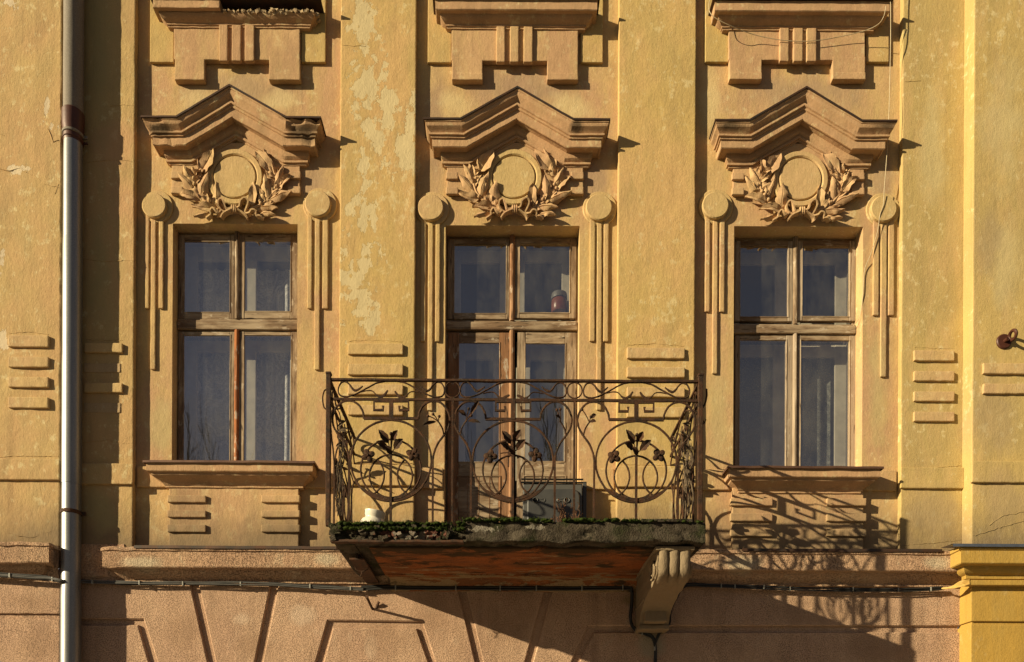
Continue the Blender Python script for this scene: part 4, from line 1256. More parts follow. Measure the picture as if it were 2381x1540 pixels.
# corbel
bm = bmesh.new()
cprof = catmull([(257, 1350), (257, 1362), (255, 1386), (247, 1400), (225, 1409), (190, 1414), (150, 1419), (112, 1427), (82, 1440), (64, 1457), (57, 1470)], 5)
CU0, CU1 = 1479.0, 1545.0
def corbel_strip(u0, u1, grow):
    rows = []
    for p in cprof:
        d = p.x + (grow if p.x > 150 else grow * 0.35)
        rows.append((d, p.y))
    L = [bm.verts.new((u0, v, d)) for d, v in rows]; Rr = [bm.verts.new((u1, v, d)) for d, v in rows]
    Lb = [bm.verts.new((u0, v, 6)) for d, v in rows]; Rb = [bm.verts.new((u1, v, 6)) for d, v in rows]
    for i in range(len(rows) - 1):
        bm.faces.new((L[i], L[i + 1], Rr[i + 1], Rr[i]))
        bm.faces.new((L[i], Lb[i], Lb[i + 1], L[i + 1]))
        bm.faces.new((Rr[i], Rr[i + 1], Rb[i + 1], Rb[i]))
    bm.faces.new((L[-1], Lb[-1], Rb[-1], Rr[-1])); bm.faces.new((L[0], Rr[0], Rb[0], Lb[0]))
corbel_strip(CU0, CU1, -6)
for k in range(3):
    uu = CU0 + 12 + k * 21
    lob = [q for q in cprof if q.x > 215]
    m_ = len(lob)
    tube(bm, [(uu, q.y, q.x - 1) for q in lob], [4.5 * (1 - 0.5 * max(0, (j - m_ * .6) / (m_ * .4)) ** 2) for j in range(m_)], sides=12, up=(1, 0, 0), r2=[9.8 * (1 - 0.5 * max(0, (j - m_ * .6) / (m_ * .4)) ** 2) for j in range(m_)])
rbox(bm, CU0 - 6, CU1 + 6, SV1 + 2, SV1 + 10, 6, 262, r=2, cell=12, amp=1)
rbox(bm, CU0 - 2, CU1 + 2, 1464, 1474, 6, 62, r=2, cell=10, amp=1)
rbox(bm, CU0 - 2, CU1 + 2, 1416, 1424, 6, 122, r=3, cell=9, amp=1.2)
rbox(bm, CU0 + 8, CU1 - 8, 1428, 1462, 6, 84, r=4, cell=9, amp=1.2)
# scroll cheek on the side faces
for uu in (CU0 - 2.5, CU1 + 2.5):
    sp = []
    for k in range(40):
        a = k * 0.36; rr = 30 - k * 0.68
        sp.append((uu, 1383 + rr * math.sin(a) * 0.75, 214 + rr * math.cos(a)))
    tube(bm, sp, 2.2, sides=6)
for v in bm.verts: v.co += nz(v.co, 0.06, 3) * 1.3 + nz(v.co, 0.2, 7) * 0.7
link_mesh("corbel", bm, M_corbel, bal, smooth=40)
# exposed beam where the other corbel fell off
bm = bmesh.new()
bu = 872.0
rbox(bm, bu - 15, bu + 15, SV1 + 12, SV1 + 16, 14, 205, r=0.6, cell=20, amp=0.4)
rbox(bm, bu - 2, bu + 2, SV1 - 4, SV1 + 13, 14, 205, r=0.5, cell=20, amp=0.3)
tube(bm, catmull([(bu - 15, SV1 + 12, 150), (bu - 12, SV1 + 21, 148), (bu, SV1 + 24, 146), (bu + 14, SV1 + 19, 148), (bu + 17, SV1 + 10, 150)], 5), 1.0, sides=5)
tube(bm, catmull([(bu, SV1 + 24, 146), (bu - 2, SV1 + 32, 146), (bu - 6, SV1 + 36, 146)], 4), 0.9, sides=5)
link_mesh("steel_beam", bm, M_rust, bal)
# stub of the lost corbel
bm = bmesh.new()
pu, pv = T(866, 1417, 9)
tube(bm, [(pu, pv, 6), (pu - 1, pv - 5, 24), (pu - 3, pv - 14, 60), (pu - 3, pv - 16, 66)], [3.0, 3.0, 3.2, 4.2], sides=8, jit=0.5)
tube(bm, [(pu + 8, pv - 2, 6), (pu + 13, pv - 10, 14), (pu + 16, pv - 16, 16)], 3.2, sides=7, jit=0.6)
tag(link_mesh("anchor_peg", bm, M_rust), "bent rusty iron peg sticking out of the pink wall under the balcony", "peg")

# moss along the slab edge
bm = bmesh.new()
rn = random.Random(21)
def mossy(u0, u1, n, d0, d1, vb, h):
    for k in range(n):
        uu = rn.uniform(u0, u1); dd = rn.uniform(d0, d1)
        dens = noise.noise(Vector((uu * 0.02, 3, 0)))
        if dens < -0.15 and rn.random() < 0.8: continue
        ball(bm, (uu, vb + rn.uniform(-1, 2), dd), rn.uniform(2, 5) * h, sc_=(1.4, 0.65, 1.1), seg=7, rings=5, jit=1.6, seed=k)
        for _ in range(5):
            x = uu + rn.gauss(0, 4); z = dd + rn.gauss(0, 3)
            a = rn.uniform(-1.5, 1.5)
            hh = rn.uniform(1.5, 4.2) * h
            quadp(bm, [(x - .5, vb - 1, z), (x + .5, vb - 1, z), (x + a + .1, vb - 1.5 - hh, z + rn.uniform(-1, 1)), (x + a - .1, vb - 1.5 - hh, z)])
mossy(brk, SU1 - 120, 330, 258, 285, SV0 - 1, 1.0)
mossy(SU1 - 120, SU1 - 6, 50, 262, 284, SV0, 0.7)
mossy(SU0 + 16, brk, 240, 258, 282, SV0 + 7, 1.15)
mossy(SU0 + 16, brk, 120, 276, 285, SV0 + 18, 0.9)
mossy(brk, SU1, 260, 60, 258, SV0 - 1, 0.8)
tag(link_mesh("moss", bm, M_moss, None, smooth=60), "green moss growing along the broken balcony edge", "moss", kind="stuff")

# ------------------------------------------------------------------ wrought iron railing
RL = empty("balcony_railing", W(1190, SV0, BD))
tag(RL, "rusty wrought iron balcony railing with circles, flowers and square scrolls", "railing")
qa = 0.14085
def py(zy): return 850.35 + zy * qa
CX = [909.5, 1193.0, 1479.5]
PU = [T(x, 1000, BD)[0] for x in CX]
POST = [T(764, 1000, BD)[0], T(1628, 1000, BD)[0]]
VY = lambda y: PY + (y - PY) * KB
VB0 = SV0 + 2          # bar feet
def panel(name_seed, M, sprigs, parent=RL, scale=1.0, half=142 * KB, variant=0):
    """M(a, v, n): a along the panel from its middle, v true height line, n out of the panel plane"""
    rn = random.Random(name_seed)
    k = KB * scale
    def P(dx, y, n=0.0): return M(dx * k, VY(y), n)
    up = M(0, 0, 1) - M(0, 0, 0)
    bm = bmesh.new()
    def bar(pts, w=2.3, t=1.7, sub=6, closed=False, smooth=True, n=0.0):
        q = [P(x, y, n) for x, y in pts]
        if smooth: q = catmull(q, sub, closed)
        tube(bm, q, w * KB * 1.12, sides=4 if not smooth else 6, closed=closed, jit=0.55, seed=name_seed, up=up, r2=t)
    z = lambda zx: (zx - 1185) * qa
    for s in (-1, 1):
        pts = [(-450, 885), (-455, 830), (-475, 760), (-540, 660), (-660, 595), (-800, 612), (-905, 710), (-965, 850), (-955, 1000), (-890, 1130), (-780, 1280), (-712, 1440), (-690, 1570)]
        bar([(s * -x * -1 * qa, py(y)) if False else (s * abs(x) * qa, py(y)) for x, y in pts], 2.4)
        bar([(s * 690 * qa, py(1560)), (s * 692 * qa, py(1900)), (s * 693 * qa, 1224)], 2.1, smooth=False)
        # Greek key
        bar([(s * 30 * qa, 934.5), (s * 285 * qa, 934.5), (s * 285 * qa, 955.5), (s * 135 * qa, 955.5), (s * 135 * qa, 945.5)], 2.5, smooth=False)
        # scroll loops between the rails
        lp = [(60, 264), (240, 300), (420, 395), (600, 490), (740, 528), (850, 500), (875, 400), (830, 300), (750, 282), (680, 340), (630, 410), (570, 430)]
        bar([(s * x * qa, py(y)) for x, y in lp], 1.7)
        tl = catmull([P(s * x * qa, py(y)) for x, y in [(690, 330), (650, 385), (600, 425), (540, 405), (470, 350)]], 4)
        m = len(tl)
        tube(bm, tl, [KB * (1.0 + 2.2 * math.sin(math.pi * (j + 1) / (m + 1))) for j in range(m)], sides=6, up=up, r2=1.3, jit=0.4)
        y0 = rn.uniform(-8, 10)
        tl = catmull([P(s * x * qa, py(y + y0)) for x, y in [(500, 455), (400, 432), (310, 440), (245, 505), (180, 535), (110, 500), (60, 425 if variant != 1 else 480)]], 4)
        m = len(tl)
        tube(bm, tl, [KB * (1.3 + (2.2 * math.sin(math.pi * max(0, (j - m * .4)) / (m * .6 + 1)))) for j in range(m)], sides=6, up=up, r2=1.3, jit=0.4)
        # almond arcs
        cx, cy, r = s * -65.5, 1108, 50
        bar([(cx + s * r * math.cos(a), cy + r * math.sin(a)) for a in [(-0.80 + 1.95 * j / 8) for j in range(9)]], 2.0, sub=3, n=1.0)
    bar([(-452 * qa, py(885)), (452 * qa, py(885))], 2.6, smooth=False)
    bar([(0, 930), (0, 976)], 4.4, 2.0, smooth=False)
    def circ(cy, r, w, n=0.0):
        bar([(r * math.cos(a), cy + r * math.sin(a)) for a in [2 * math.pi * j / 16 for j in range(16)]], w, sub=4, closed=True, n=n)
    circ(1072.5, 94, 2.4); circ(1094, 70, 2.1, 1.2); circ(1108.5, 50, 2.0, -1.0)
    # crescent foot
    N_ = 22
    fr, bk = [], []
    for j in range(N_ + 1):
        a = math.radians(38 + 104 * j / N_)
        ro = 96.5; th = 3 + 11.5 * math.sin(math.pi * j / N_) ** 1.2 * (1 - 0.55 * math.exp(-((j - N_ / 2) / 2.2) ** 2))
        o_ = (ro * math.cos(a), 1072.5 + ro * math.sin(a)); i_ = ((ro - th) * math.cos(a), 1072.5 + (ro - th) * math.sin(a))
        fr.append((P(*o_, 2.2), P(*i_, 2.2))); bk.append((P(*o_, -2.2), P(*i_, -2.2)))
    F = [[bm.verts.new(v) for v in pr] for pr in fr]; K = [[bm.verts.new(v) for v in pr] for pr in bk]
    for j in range(N_):
        bm.faces.new((F[j][0], F[j + 1][0], F[j + 1][1], F[j][1])); bm.faces.new((K[j][0], K[j][1], K[j + 1][1], K[j + 1][0]))
        bm.faces.new((F[j][0], K[j][0], K[j + 1][0], F[j + 1][0])); bm.faces.new((F[j][1], F[j + 1][1], K[j + 1][1], K[j][1]))
    bar([(0, 1052), (0, 1224)], 2.5, 2.4, smooth=False, n=1.5)
    pan = link_mesh("railing_panel", bm, M_iron, parent, smooth=50)
    # four petalled rosettes
    for s in (-1, 1):
        bm = bmesh.new()
        a0 = rn.uniform(0, 1.5)
        cx, cy = s * (52 if s < 0 else 51.5), 1062 - 2 * s
        for j in range(4):
            a = a0 + j * math.pi / 2
            c = P(cx + 8.0 * math.cos(a), cy + 8.0 * math.sin(a), 5)
            e1 = (P(math.cos(a), 1000 + math.sin(a), 0) - P(0, 1000, 0)).normalized(); e3 = up.normalized(); e2 = e3.cross(e1)
            rot = Matrix((e2, e1, e3)).transposed()
            ball(bm, c, 1.0, sc_=(5.6, 6.6, 3.4), seg=14, rings=7, ribs=7, rot=rot, jit=0.4, seed=j + name_seed)
        ball(bm, P(cx, cy, 8), 2.6, jit=0.3)
        link_mesh("rosette", bm, M_iron, pan, smooth=60)
    # leaf spray with a bud over the inner circle
    bm = bmesh.new()
    def ML(a, h, n): return P(a, h, n)
    tube(bm, [P(0, 1060, 2), P(0.5, 1040, 4), P(0.6, 1016, 5)], 1.5, sides=6)
    ball(bm, P(0.6, 1013, 5), 3.6, jit=0.3)
    jx = [rn.uniform(-3, 3) for _ in range(8)]
    for (b_, t_, w_, n1) in (((-5, 1034), (-27 + jx[0], 1007 + jx[1]), 16, 12), ((3, 1028), (16 + jx[2], 1007 + jx[3]), 15, 12), ((-8, 1046), (-29 + jx[4], 1040 + jx[5]), 15, 16), ((8, 1048), (28 + jx[6], 1030), 18, 15), ((2, 1060), (-12, 1045 + jx[7]), 13, 14)):
        leaf(bm, ML, b_, t_, w_, 3, n1, arch=3, cup=4, thick=1.0, jit=0.7, seed=rn.randint(0, 999), fat=0.7)
        tube(bm, [P(0, 1056, 2), P(b_[0] * .6, (b_[1] + 1054) / 2, 3), P(*b_, 3)], 1.0, sides=5)
    link_mesh("leaf_spray", bm, M_iron, pan, smooth=60)
    for kind in sprigs:
        s, v = kind
        bm = bmesh.new()
        def Z(x, y, n=3): return P(s * x * qa, py(y), n)
        tube(bm, catmull([Z(870, 1150, 0), Z(850, 1060, 3), Z(800, 980, 6), Z(760, 940, 8)], 4), 1.6, sides=6, jit=0.3)
        tips = {0: [(700, 850), (615, 880), (800, 885)], 1: [(640, 760), (690, 870), (730, 760)], 2: [(715, 770), (770, 760)], 3: [(905, 760), (760, 880)]}[v]
        for (x, y) in tips:
            tube(bm, catmull([Z(780, 960, 7), Z((x + 780) / 2, (y + 950) / 2 - 10, 9), Z(x, y, 10)], 3), 1.1, sides=5)
            ball(bm, Z(x, y, 10), 2.9, jit=0.2)
        lv = {0: [((750, 965), (530, 1055), 60)], 1: [((700, 850), (560, 640), 75), ((770, 870), (900, 800), 70), ((740, 950), (540, 1000), 60)], 2: [((770, 900), (690, 880), 50)], 3: [((760, 900), (680, 860), 70), ((780, 960), (680, 970), 60)]}[v]
        for (b_, t_, w_) in lv:
            leaf(bm, lambda a, h, n: P(s * a, h, n), (b_[0] * qa, py(b_[1])), (t_[0] * qa, py(t_[1])), w_ * qa, 8, 14, arch=2, cup=3, thick=0.9, jit=0.5, seed=v)
        link_mesh("sprig", bm, M_iron, pan, smooth=60)
    return pan
def front_map(c): return lambda a, v, n: Vector((c + a, v, BD + n))
panel(1, front_map(PU[0]), [(1, 0)])
panel(2, front_map(PU[1]), [(-1, 1), (1, 2)], variant=1)
panel(3, front_map(PU[2]), [(-1, 3)])
SL, SR = POST[0] + 1, POST[1] - 1
pl = panel(4, lambda a, v, n: Vector((SL - n, v, 135 + a)), [(-1, 1), (1, 0)], scale=1.06)
pl['label'] = "left side panel of the railing seen edge on"
pr_ = panel(5, lambda a, v, n: Vector((SR + n, v, 135 + a)), [(-1, 3), (1, 1)], scale=1.06)
pr_['label'] = "right side panel of the railing seen edge on"
# rails
bm = bmesh.new()
def rail(y, w, t):
    v = VY(y)
    for (a, b) in (((SL, v, 2), (SL, v, BD)), ((SL, v, BD), (SR, v, BD)), ((SR, v, BD), (SR, v, 2))):
        a, b = Vector(a), Vector(b)
        n = 40
        pts = []
        for j in range(n + 1):
            p = a.lerp(b, j / n)
            p.y += 0.8 * noise.noise(p * 0.02)
            pts.append(p)
        tube(bm, pts, t, sides=4, up=(0, 1, 0), r2=w, jit=0.5)
rail(886, 2.0, 3.2)
link_mesh("handrail", bm, M_iron, RL)
bm = bmesh.new()
rail(930.5, 2.3, 2.0)
link_mesh("middle_rail", bm, M_iron, RL)
# small rings and uprights between panels
for cx in (1052.0, 1335.5):
    bm = bmesh.new()
    cu = T(cx, 1000, BD)[0]
    ringp = [(cu + 17.5 * KB * math.cos(a), VY(907.5) + 18.5 * KB * math.sin(a), BD) for a in [2 * math.pi * j / 28 for j in range(28)]]
    tube(bm, ringp, 1.5, sides=6, closed=True, up=(0, 0, 1), jit=0.4)
    tube(bm, [(cu, VY(930) + (VB0 - VY(930)) * j / 20, BD) for j in range(21)], 2.0, sides=4, up=(0, 0, 1), jit=0.5)
    link_mesh("upright", bm, M_iron, RL)
for cu in POST:
    bm = bmesh.new()
    vt = VY(869)
    rbox(bm, cu - 4.6, cu + 4.6, vt + 3, VB0 + 8, BD - 4.6, BD + 4.6, r=0.8, cell=14, amp=0.6)
    rbox(bm, cu - 5.8, cu + 5.8, vt, vt + 5, BD - 5.8, BD + 5.8, r=1.5, cell=8, amp=0.4)
    if cu == POST[0]:
        tube(bm, catmull([(cu - 4, VY(908), BD), (cu - 9, VY(912), BD), (cu - 12, VY(930), BD), (cu - 9, VY(950), BD), (cu - 3, VY(955), BD)], 5), 1.6, sides=5)
    else:
        tube(bm, catmull([(cu + 14, VY(898), BD - 8), (cu + 14, VY(915), BD - 6), (cu + 10, VY(935), BD - 3), (cu + 5, VY(945), BD)], 5), 2.0, sides=5)
        tube(bm, catmull([(cu + 5, VY(985), BD), (cu + 10, VY(978), BD - 3), (cu + 13, VY(970), BD - 6)], 4), 1.2, sides=5)
    link_mesh("corner_post", bm, M_iron, RL)

# dry stems wound into the side panels
def dry_vine(name, su, sgn, seed, label):
    bm = bmesh.new()
    rn = random.Random(seed)
    for k in range(16):
        d0 = rn.uniform(185, 235); u0 = su - sgn * rn.uniform(2, 9)
        v0 = rn.uniform(VY(1100), VY(1180)); v1 = rn.uniform(VY(960), VY(1030))
        pts = []
        for j in range(6):
            t = j / 5
            pts.append((u0 - sgn * rn.uniform(-3, 5) - sgn * 7 * t, v0 + (v1 - v0) * t, d0 + rn.uniform(-6, 6) + 14 * t))
        tube(bm, catmull(pts, 4), rn.uniform(0.5, 1.0), sides=4)
    for k in range(6):
        t0 = (su - sgn * rn.uniform(4, 14), rn.uniform(VY(960), VY(1030)), rn.uniform(200, 250))
        leaf(bm, lambda a, h, n: Vector((t0[0] + a, t0[1] + h, t0[2] + n)), (0, 0), (-sgn * rn.uniform(10, 24), rn.uniform(-16, 6)), 5, 0, rn.uniform(-4, 6), arch=2, cup=2, thick=0.5, seed=k)
    tag(link_mesh(name, bm, M_twig), label, "dry plant")
dry_vine("dried_stems", SL, -1, 5, "dry brown stems tangled in the railing's left side panel")
dry_vine("dried_stems", SR, 1, 9, "dry pale stems tangled in the railing's right side panel")

# ------------------------------------------------------------------ things on the balcony
bm = bmesh.new()
cu, cv = T(866, 1224, 246)
lathe(bm, (cu + 1, SV0 + 8, 246), [(0, 0), (22, 0), (28, 4), (28, 10), (24, 17), (20.5, 19), (19, 21), (19.2, 23), (20.5, 25), (20.8, 31), (21.4, 33), (21, 35), (18.6, 35), (17.5, 31), (14, 24), (0, 23)], n=36, ax=Vector((0.16, -1, 0.10)))
tag(link_mesh("ceramic_pot", bm, M_enamel, None, smooth=50), "small white glazed pot at the left end of the mossy balcony", "pot")

ST = empty("stove_panel", W(*T(1285, 1200, 30), 30))
tag(ST, "old grey enamelled stove back with two keyhole openings leaning by the balcony door", "stove")
def stilt(p):
    return p
d0, d1 = 4.0, 34.0
a, b, c, e = TR(1216, 1124, 1354, 1200, d1)
bm = bmesh.new()
rbox(bm, a, c, b, SV0, d0, d1, r=2, cell=12, amp=0.4)
sb = link_mesh("stove_body", bm, M_steel_pale, ST)
bm = bmesh.new()
fa, fb2, fc, fe = TR(1226, 1138, 1348, 1200, d1)
prism(bm, [(fa, SV0 - 2), (fa, fb2 + 10), (fa + 3, fb2 + 3), (fa + 10, fb2), (fc - 14, fb2), (fc - 4, fb2 + 5), (fc, fb2 + 16), (fc, SV0 - 2)], d1 - 1, d1 + 4, bev=2.5)
link_mesh("embossed_panel", bm, M_steel, ST, smooth=40)
for cx in (1244.5, 1318.0):
    bm = bmesh.new()
    u, v = T(cx, 1163, d1 + 5)
    disc(bm, u, v, 6.6, d1 + 3, d1 + 6.2, bev=1, n=24, hole=4.7, amp=0)
    for f in range(24):
        pass
    s = 1 if cx < 1300 else -1
    tube(bm, catmull([(u + s * 6, v - 4, d1 + 4.5), (u + s * 14, v - 3, d1 + 4.5), (u + s * 20, v - 4, d1 + 4.5), (u + s * 22, v, d1 + 4.5), (u + s * 19, v + 4, d1 + 4.5), (u + s * 12, v + 2, d1 + 4.5), (u + s * 6, v + 4, d1 + 4.5)], 4), 0.8, sides=5)
    link_mesh("keyhole_rim", bm, M_steel_pale, ST)
    bm = bmesh.new()
    disc(bm, u, v, 4.6, d1 + 2, d1 + 4.6, bev=.2, n=20, amp=0)
    link_mesh("keyhole", bm, M_dark, ST)
bm = bmesh.new()
for yy, dd in ((1114.5, 30), (1122, 36)):
    p0 = T(1212, yy, dd); p1 = T(1356, yy, dd)
    tube(bm, [(p0[0], p0[1], dd), (p1[0], p0[1], dd)], 2.0, sides=8)
link_mesh("lid_rod", bm, M_black, ST)
bm = bmesh.new()
a, b, c, e = TR(1354, 1120, 1364, 1200, 26)
rbox(bm, a + 1, c, b, SV0, 3, 26, r=1, cell=14)
link_mesh("side_flange", bm, M_steel, ST)

bm = bmesh.new()
rn = random.Random(77)
for k in range(26):
    x = rn.uniform(1275, 1350); dd = rn.uniform(225, 262)
    u, v = T(x, 1205, dd)
    h = rn.uniform(14, 62) * KB
    lean = rn.uniform(-14, 14)
    pts = [(u, SV0 + 1, dd), (u + lean * .3, SV0 - h * .5, dd + rn.uniform(-3, 3)), (u + lean, SV0 - h, dd + rn.uniform(-5, 5))]
    c = catmull(pts, 4)
    tube(bm, c, 0.42, sides=4)
    for j in range(3, len(c)):
        if rn.random() < 0.75:
            q = c[j] + Vector((rn.uniform(-7, 7), -rn.uniform(2, 7), rn.uniform(-3, 3)))
            tube(bm, [c[j], q], 0.3, sides=4)
            ball(bm, q, rn.uniform(0.7, 1.5), seg=5, rings=4)
tag(link_mesh("dry_weeds", bm, M_weed), "thin reddish dry weeds growing from the balcony moss before the stove", "weeds")

# ------------------------------------------------------------------ drainpipe
DPp = empty("drainpipe", W(T(168, 1500, 38)[0], GROUND_V, 38))
tag(DPp, "galvanised drainpipe with a brown collar running down the wall corner", "drainpipe")
PD = 39.0
def pipe(y0, y1, r, mat, name, cham=1.0, jit=0.2):
    bm = bmesh.new()
    v0 = T(170, y0, PD)[1]; v1 = T(170, y1, PD)[1] if y1 < 1540 else GROUND_V - 10
    n = max(4, int((v1 - v0) / 25))
    cu = T(168, 770, PD)[0]
    pts = [(cu, v0 + (v1 - v0) * j / n, PD) for j in range(n + 1)]
    tube(bm, pts, [r * (1.0 if j else 0.98) for j in range(n + 1)], sides=28, jit=jit)
    link_mesh(name, bm, mat, DPp)
pipe(-400, 300, 20.6, M_galv_old, "upper_pipe", jit=0.5)
pipe(335, 563, 19.6, M_galv, "pipe_length"); pipe(560, 833, 20.2, M_galv, "pipe_length"); pipe(830, 1128, 20.6, M_galv, "pipe_length")
pipe(1124, 1372, 20.2, M_galv, "pipe_length"); pipe(1369, 1700, 21.2, M_galv, "pipe_length")
bm = bmesh.new()
cu = T(168, 770, PD)[0]
cvs = [T(170, y, PD)[1] for y in (262, 265, 300, 312, 318, 331, 336)]
lathe(bm, (cu, 0, PD), [(21, -cvs[0]), (23.4, -cvs[1]), (22.8, -cvs[2]), (20.8, -cvs[3]), (20.6, -cvs[4]), (20.4, -cvs[5]), (19, -cvs[6])], n=28)
link_mesh("collar", bm, M_brownpaint, DPp)
for y, h, r, m in ((316, 7, 22.6, M_galv_old), (329, 4, 22, M_brownpaint), (1193, 9, 22.4, M_rust)):
    bm = bmesh.new()
    v = T(170, y, PD)[1]
    lathe(bm, (cu, v, PD), [(r - 2, h / 2), (r, h / 2 - 1), (r, -h / 2 + 1), (r - 2, -h / 2)], n=28)
    rbox(bm, cu + 14, cu + 30, v - h / 2, v + h / 2, PD - 8, PD - 4, r=.6, cell=20)
    rbox(bm, cu - 2, cu + 2, v - 2, v + 2, 12, PD - 15, r=.5, cell=20)
    link_mesh("pipe_bracket", bm, m, DPp)

# ------------------------------------------------------------------ cables
def strand(bm, pts, r, seed, wob, mi=0):
    q = catmull(pts, 8)
    out = []
    for j, p in enumerate(q):
        n = noise.noise_vector(Vector((j * 0.16 + seed * 9, seed * 3.7, 0)))
        out.append(p + Vector((0, n.y * wob, n.z * wob)))
    tube(bm, out, r, sides=6, mi=mi)
def seq(pts, d): return [Vector((*T(x, y, d), d)) for x, y in pts]
bm = bmesh.new()
la = seq([(-60, 1334), (40, 1339), (110, 1345), (150, 1352)], DL + 18) + seq([(195, 1353), (300, 1355), (420, 1357), (560, 1358), (660, 1361), (760, 1366), (845, 1371)], 20)
for k in range(5):
    strand(bm, [p + Vector((0, (k - 2) * 1.5, (k % 2) * 2)) for p in la], 1.7, k, 2.6, mi=k % 2)
for (x, y) in ((25, 1339), (124, 1348), (216, 1354), (326, 1356), (427, 1358), (561, 1359), (722, 1364), (816, 1369)):
    d = DL + 18 if x < 150 else 20
    u, v = T(x, y, d)
    rbox(bm, u - 1.6, u + 1.6, v - 5, v + 5, d - 3, d + 5, r=.5, cell=8, amp=0, mi=2)
tag(link_mesh("cable_bundle", bm, [M_cable, M_cable_grey, M_tie]), "bundle of black cables with pale ties from the left edge to the balcony", "cable")
bm = bmesh.new()
lb = seq([(840, 1369), (900, 1366), (1000, 1367), (1150, 1367), (1300, 1368), (1450, 1366), (1466, 1370), (1468, 1400), (1465, 1440), (1474, 1462), (1500, 1473), (1517, 1484), (1523, 1510), (1522, 1560), (1522, 1640)], 16)
for k in range(4):
    strand(bm, [p + Vector((k % 2 * 1.8, (k - 1.5) * 2.6, k % 2 * 1.8)) for p in lb], 2.5, k + 20, 0.9)
for (x, y) in ((920, 1367), (1060, 1367), (1163, 1368), (1247, 1368), (1353, 1368), (1448, 1367), (1493, 1471), (1522, 1507)):
    u, v = T(x, y, 18)
    rbox(bm, u - 1.4, u + 1.4, v - 6, v + 6, 14, 22, r=.5, cell=8, amp=0, mi=1)
tag(link_mesh("cable_conduit", bm, [M_cable, M_tie]), "thick black cable under the balcony bending down beside the corbel", "cable")
bm = bmesh.new()
lc = seq([(1521, 1500), (1535, 1470), (1556, 1450), (1560, 1420), (1575, 1385), (1592, 1363), (1640, 1361), (1760, 1366), (1900, 1371), (2040, 1372), (2150, 1371), (2192, 1368)], 20)
for k in range(4):
    strand(bm, [p + Vector((0, (k - 1.5) * 2.2, (k % 2) * 2)) for p in lc], 1.8, k + 40, 2.0)
for (x, y) in ((1676, 1363), (1708, 1364), (1775, 1366), (1836, 1370), (1982, 1371), (2087, 1372), (2163, 1371)):
    u, v = T(x, y, 20)
    rbox(bm, u - 1.3, u + 1.3, v - 5, v + 5, 17, 25, r=.5, cell=8, amp=0, mi=1)
tag(link_mesh("cable_bundle", bm, [M_cable, M_tie]), "bundle of black cables from the corbel to the yellow painted wall", "cable")
bm = bmesh.new()
for k in range(5):
    p = [Vector((*T(2190, 1369, 22), 22)), Vector((*T(2215, 1364 + k, 40), 40)), Vector((*T(2235, 1358 + (k - 2) * 3, 60), 60)), Vector((*T(2254, 1354 + (k - 2) * 2.2, 66), 66))]
    strand(bm, p, 1.7, k + 60, 1.2)
tag(link_mesh("cable_bundle", bm, M_yellow_wire), "short yellow painted cables entering the yellow wall's conduit", "cable")

# thin wires at the right window
def zr(zx, zy): return (1542.6 + zx * q3, zy * q3)
bm = bmesh.new()
pts = [Vector((*T(*zr(x, y), d), d)) for x, y, d in ((312, -40, 44), (300, 55, 46), (330, 110, 46), (430, 165, 40), (600, 230, 26), (800, 268, 22), (1000, 270, 22), (1200, 236, 24), (1340, 200, 30), (1420, 160, 40), (1455, 110, 44), (1470, 40, 46))]
tube(bm, catmull(pts, 8), 0.8, sides=5)
tag(link_mesh("hanging_wire", bm, M_white_wire), "thin pale wire looped under the top right sill", "wire")
bm = bmesh.new()
pts = [Vector((*T(x, y, d), d)) for x, y, d in ((2070, -60, 44), (2071, 60, 40), (2070, 140, 30), (2067, 260, 34), (2063, 345, 24), (2056, 440, 18), (2054, 475, 15), (2046, 500, 14), (2040, 540, 9), (2025, 590, 8), (2010, 630, 3), (2006, 690, 2), (1999, 735, -6), (1984, 758, -26))]
tube(bm, catmull(pts, 8), 0.8, sides=5)
tag(link_mesh("hanging_wire", bm, M_white_wire), "thin pale wire running down past the right window's disc to its transom", "wire")

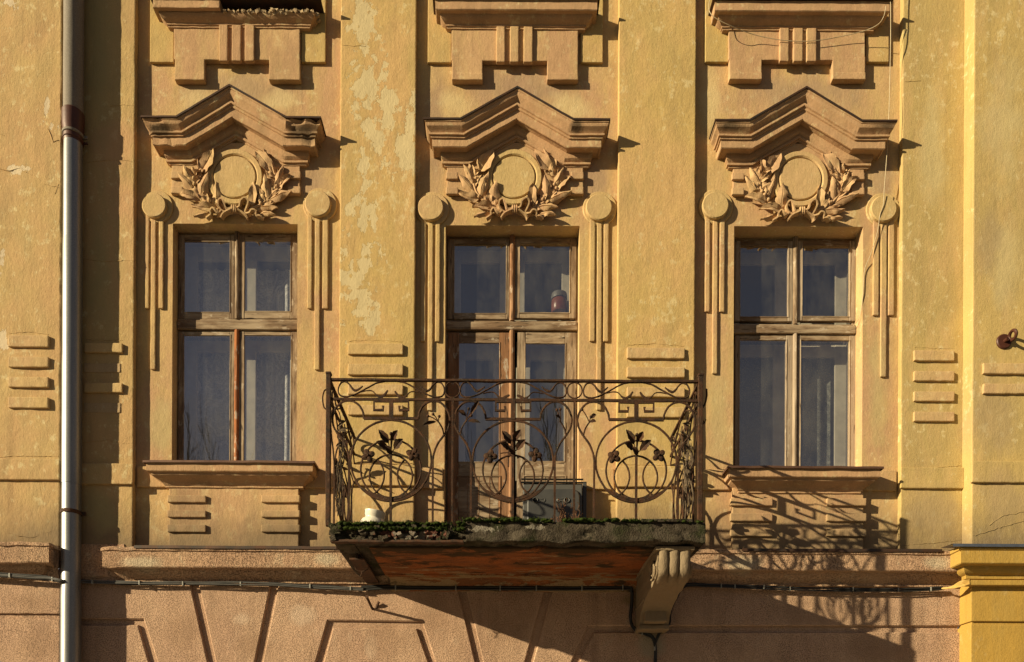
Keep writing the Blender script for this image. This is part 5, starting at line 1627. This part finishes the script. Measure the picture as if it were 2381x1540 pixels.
# wall hook on the right bay
bm = bmesh.new()
hu, hv = T(2336, 793, DRB + 4)
disc(bm, hu, hv, 17, DRB - 1, DRB + 4, bev=2, n=28, amp=0.4)
ringp = [(hu + 4 + 2 * math.sin(a) + 6, hv - 6 + 9 * math.sin(a), DRB + 16 + 11 * math.cos(a)) for a in [2 * math.pi * j / 22 for j in range(22)]]
tube(bm, ringp, 3.6, sides=8, closed=True)
tube(bm, [(hu, hv, DRB), (hu + 2, hv, DRB + 12)], 4, sides=8)
tag(link_mesh("wall_hook", bm, M_brownpaint), "round brown iron anchor plate with a ring on the right wall bay", "hook")

# ------------------------------------------------------------------ bare trees over the street, seen mirrored in the panes
def bare_tree(x, y, h, seed):
    t = empty("bare_tree", (x, y, -0.155))
    rn = random.Random(seed)
    def to(p): return Vector((p.x / S + PX, PY - (p.z - EYE) / S, -p.y / S))
    def grow(p, dr, L, r, lev, bm):
        pts = [p]; d = dr.copy(); n = 7
        for k in range(n):
            d = (d + Vector((rn.gauss(0, .07), rn.gauss(0, .07), 0.05))).normalized()
            pts.append(pts[-1] + d * L / n)
        tube(bm, [to(q) for q in pts], [max(r * (1 - 0.8 * k / n), 0.004) / S for k in range(n + 1)], sides=5 if lev < 1 else 3)
        if lev < 2:
            for k in range(2, n):
                for _ in range(2):
                    a = rn.uniform(0, 6.28); sp = rn.uniform(0.15, 0.4)
                    nd = (d + Vector((math.cos(a) * sp, math.sin(a) * sp, 0.2))).normalized()
                    grow(pts[k], nd, L * rn.uniform(0.2, 0.4), r * 0.4, lev + 1, bm)
    bm = bmesh.new()
    grow(Vector((x, y, -0.155)), Vector((0, 0, 1)), h * 0.97, h * 0.008, 0, bm)
    link_mesh("trunk", bm, M_bark, t, smooth=None)
    bm = bmesh.new()
    for j in range(13):
        a = rn.uniform(0, 6.28); sp = rn.uniform(0.03, 0.16)
        grow(Vector((x + math.cos(a) * 0.6, y + math.sin(a) * 0.6, -0.155)), Vector((math.cos(a) * sp, math.sin(a) * sp, 1)).normalized(), h * rn.uniform(0.65, 0.98), h * 0.0035, 0, bm)
    link_mesh("shoots", bm, M_bark, t, smooth=None)
    return t
for k, (x, y, h, s, lab) in enumerate(((-9.2, -15.5, 11.3, 3, "slim bare tree across the street facing the left window"), (0.6, -15.0, 10.6, 8, "bare tree across the street facing the balcony door"), (3.8, -17.0, 11.0, 12, "bare tree across the street right of the one facing the door"))):
    tag(bare_tree(x, y, h, s), lab, "tree", "bare trees across the street")
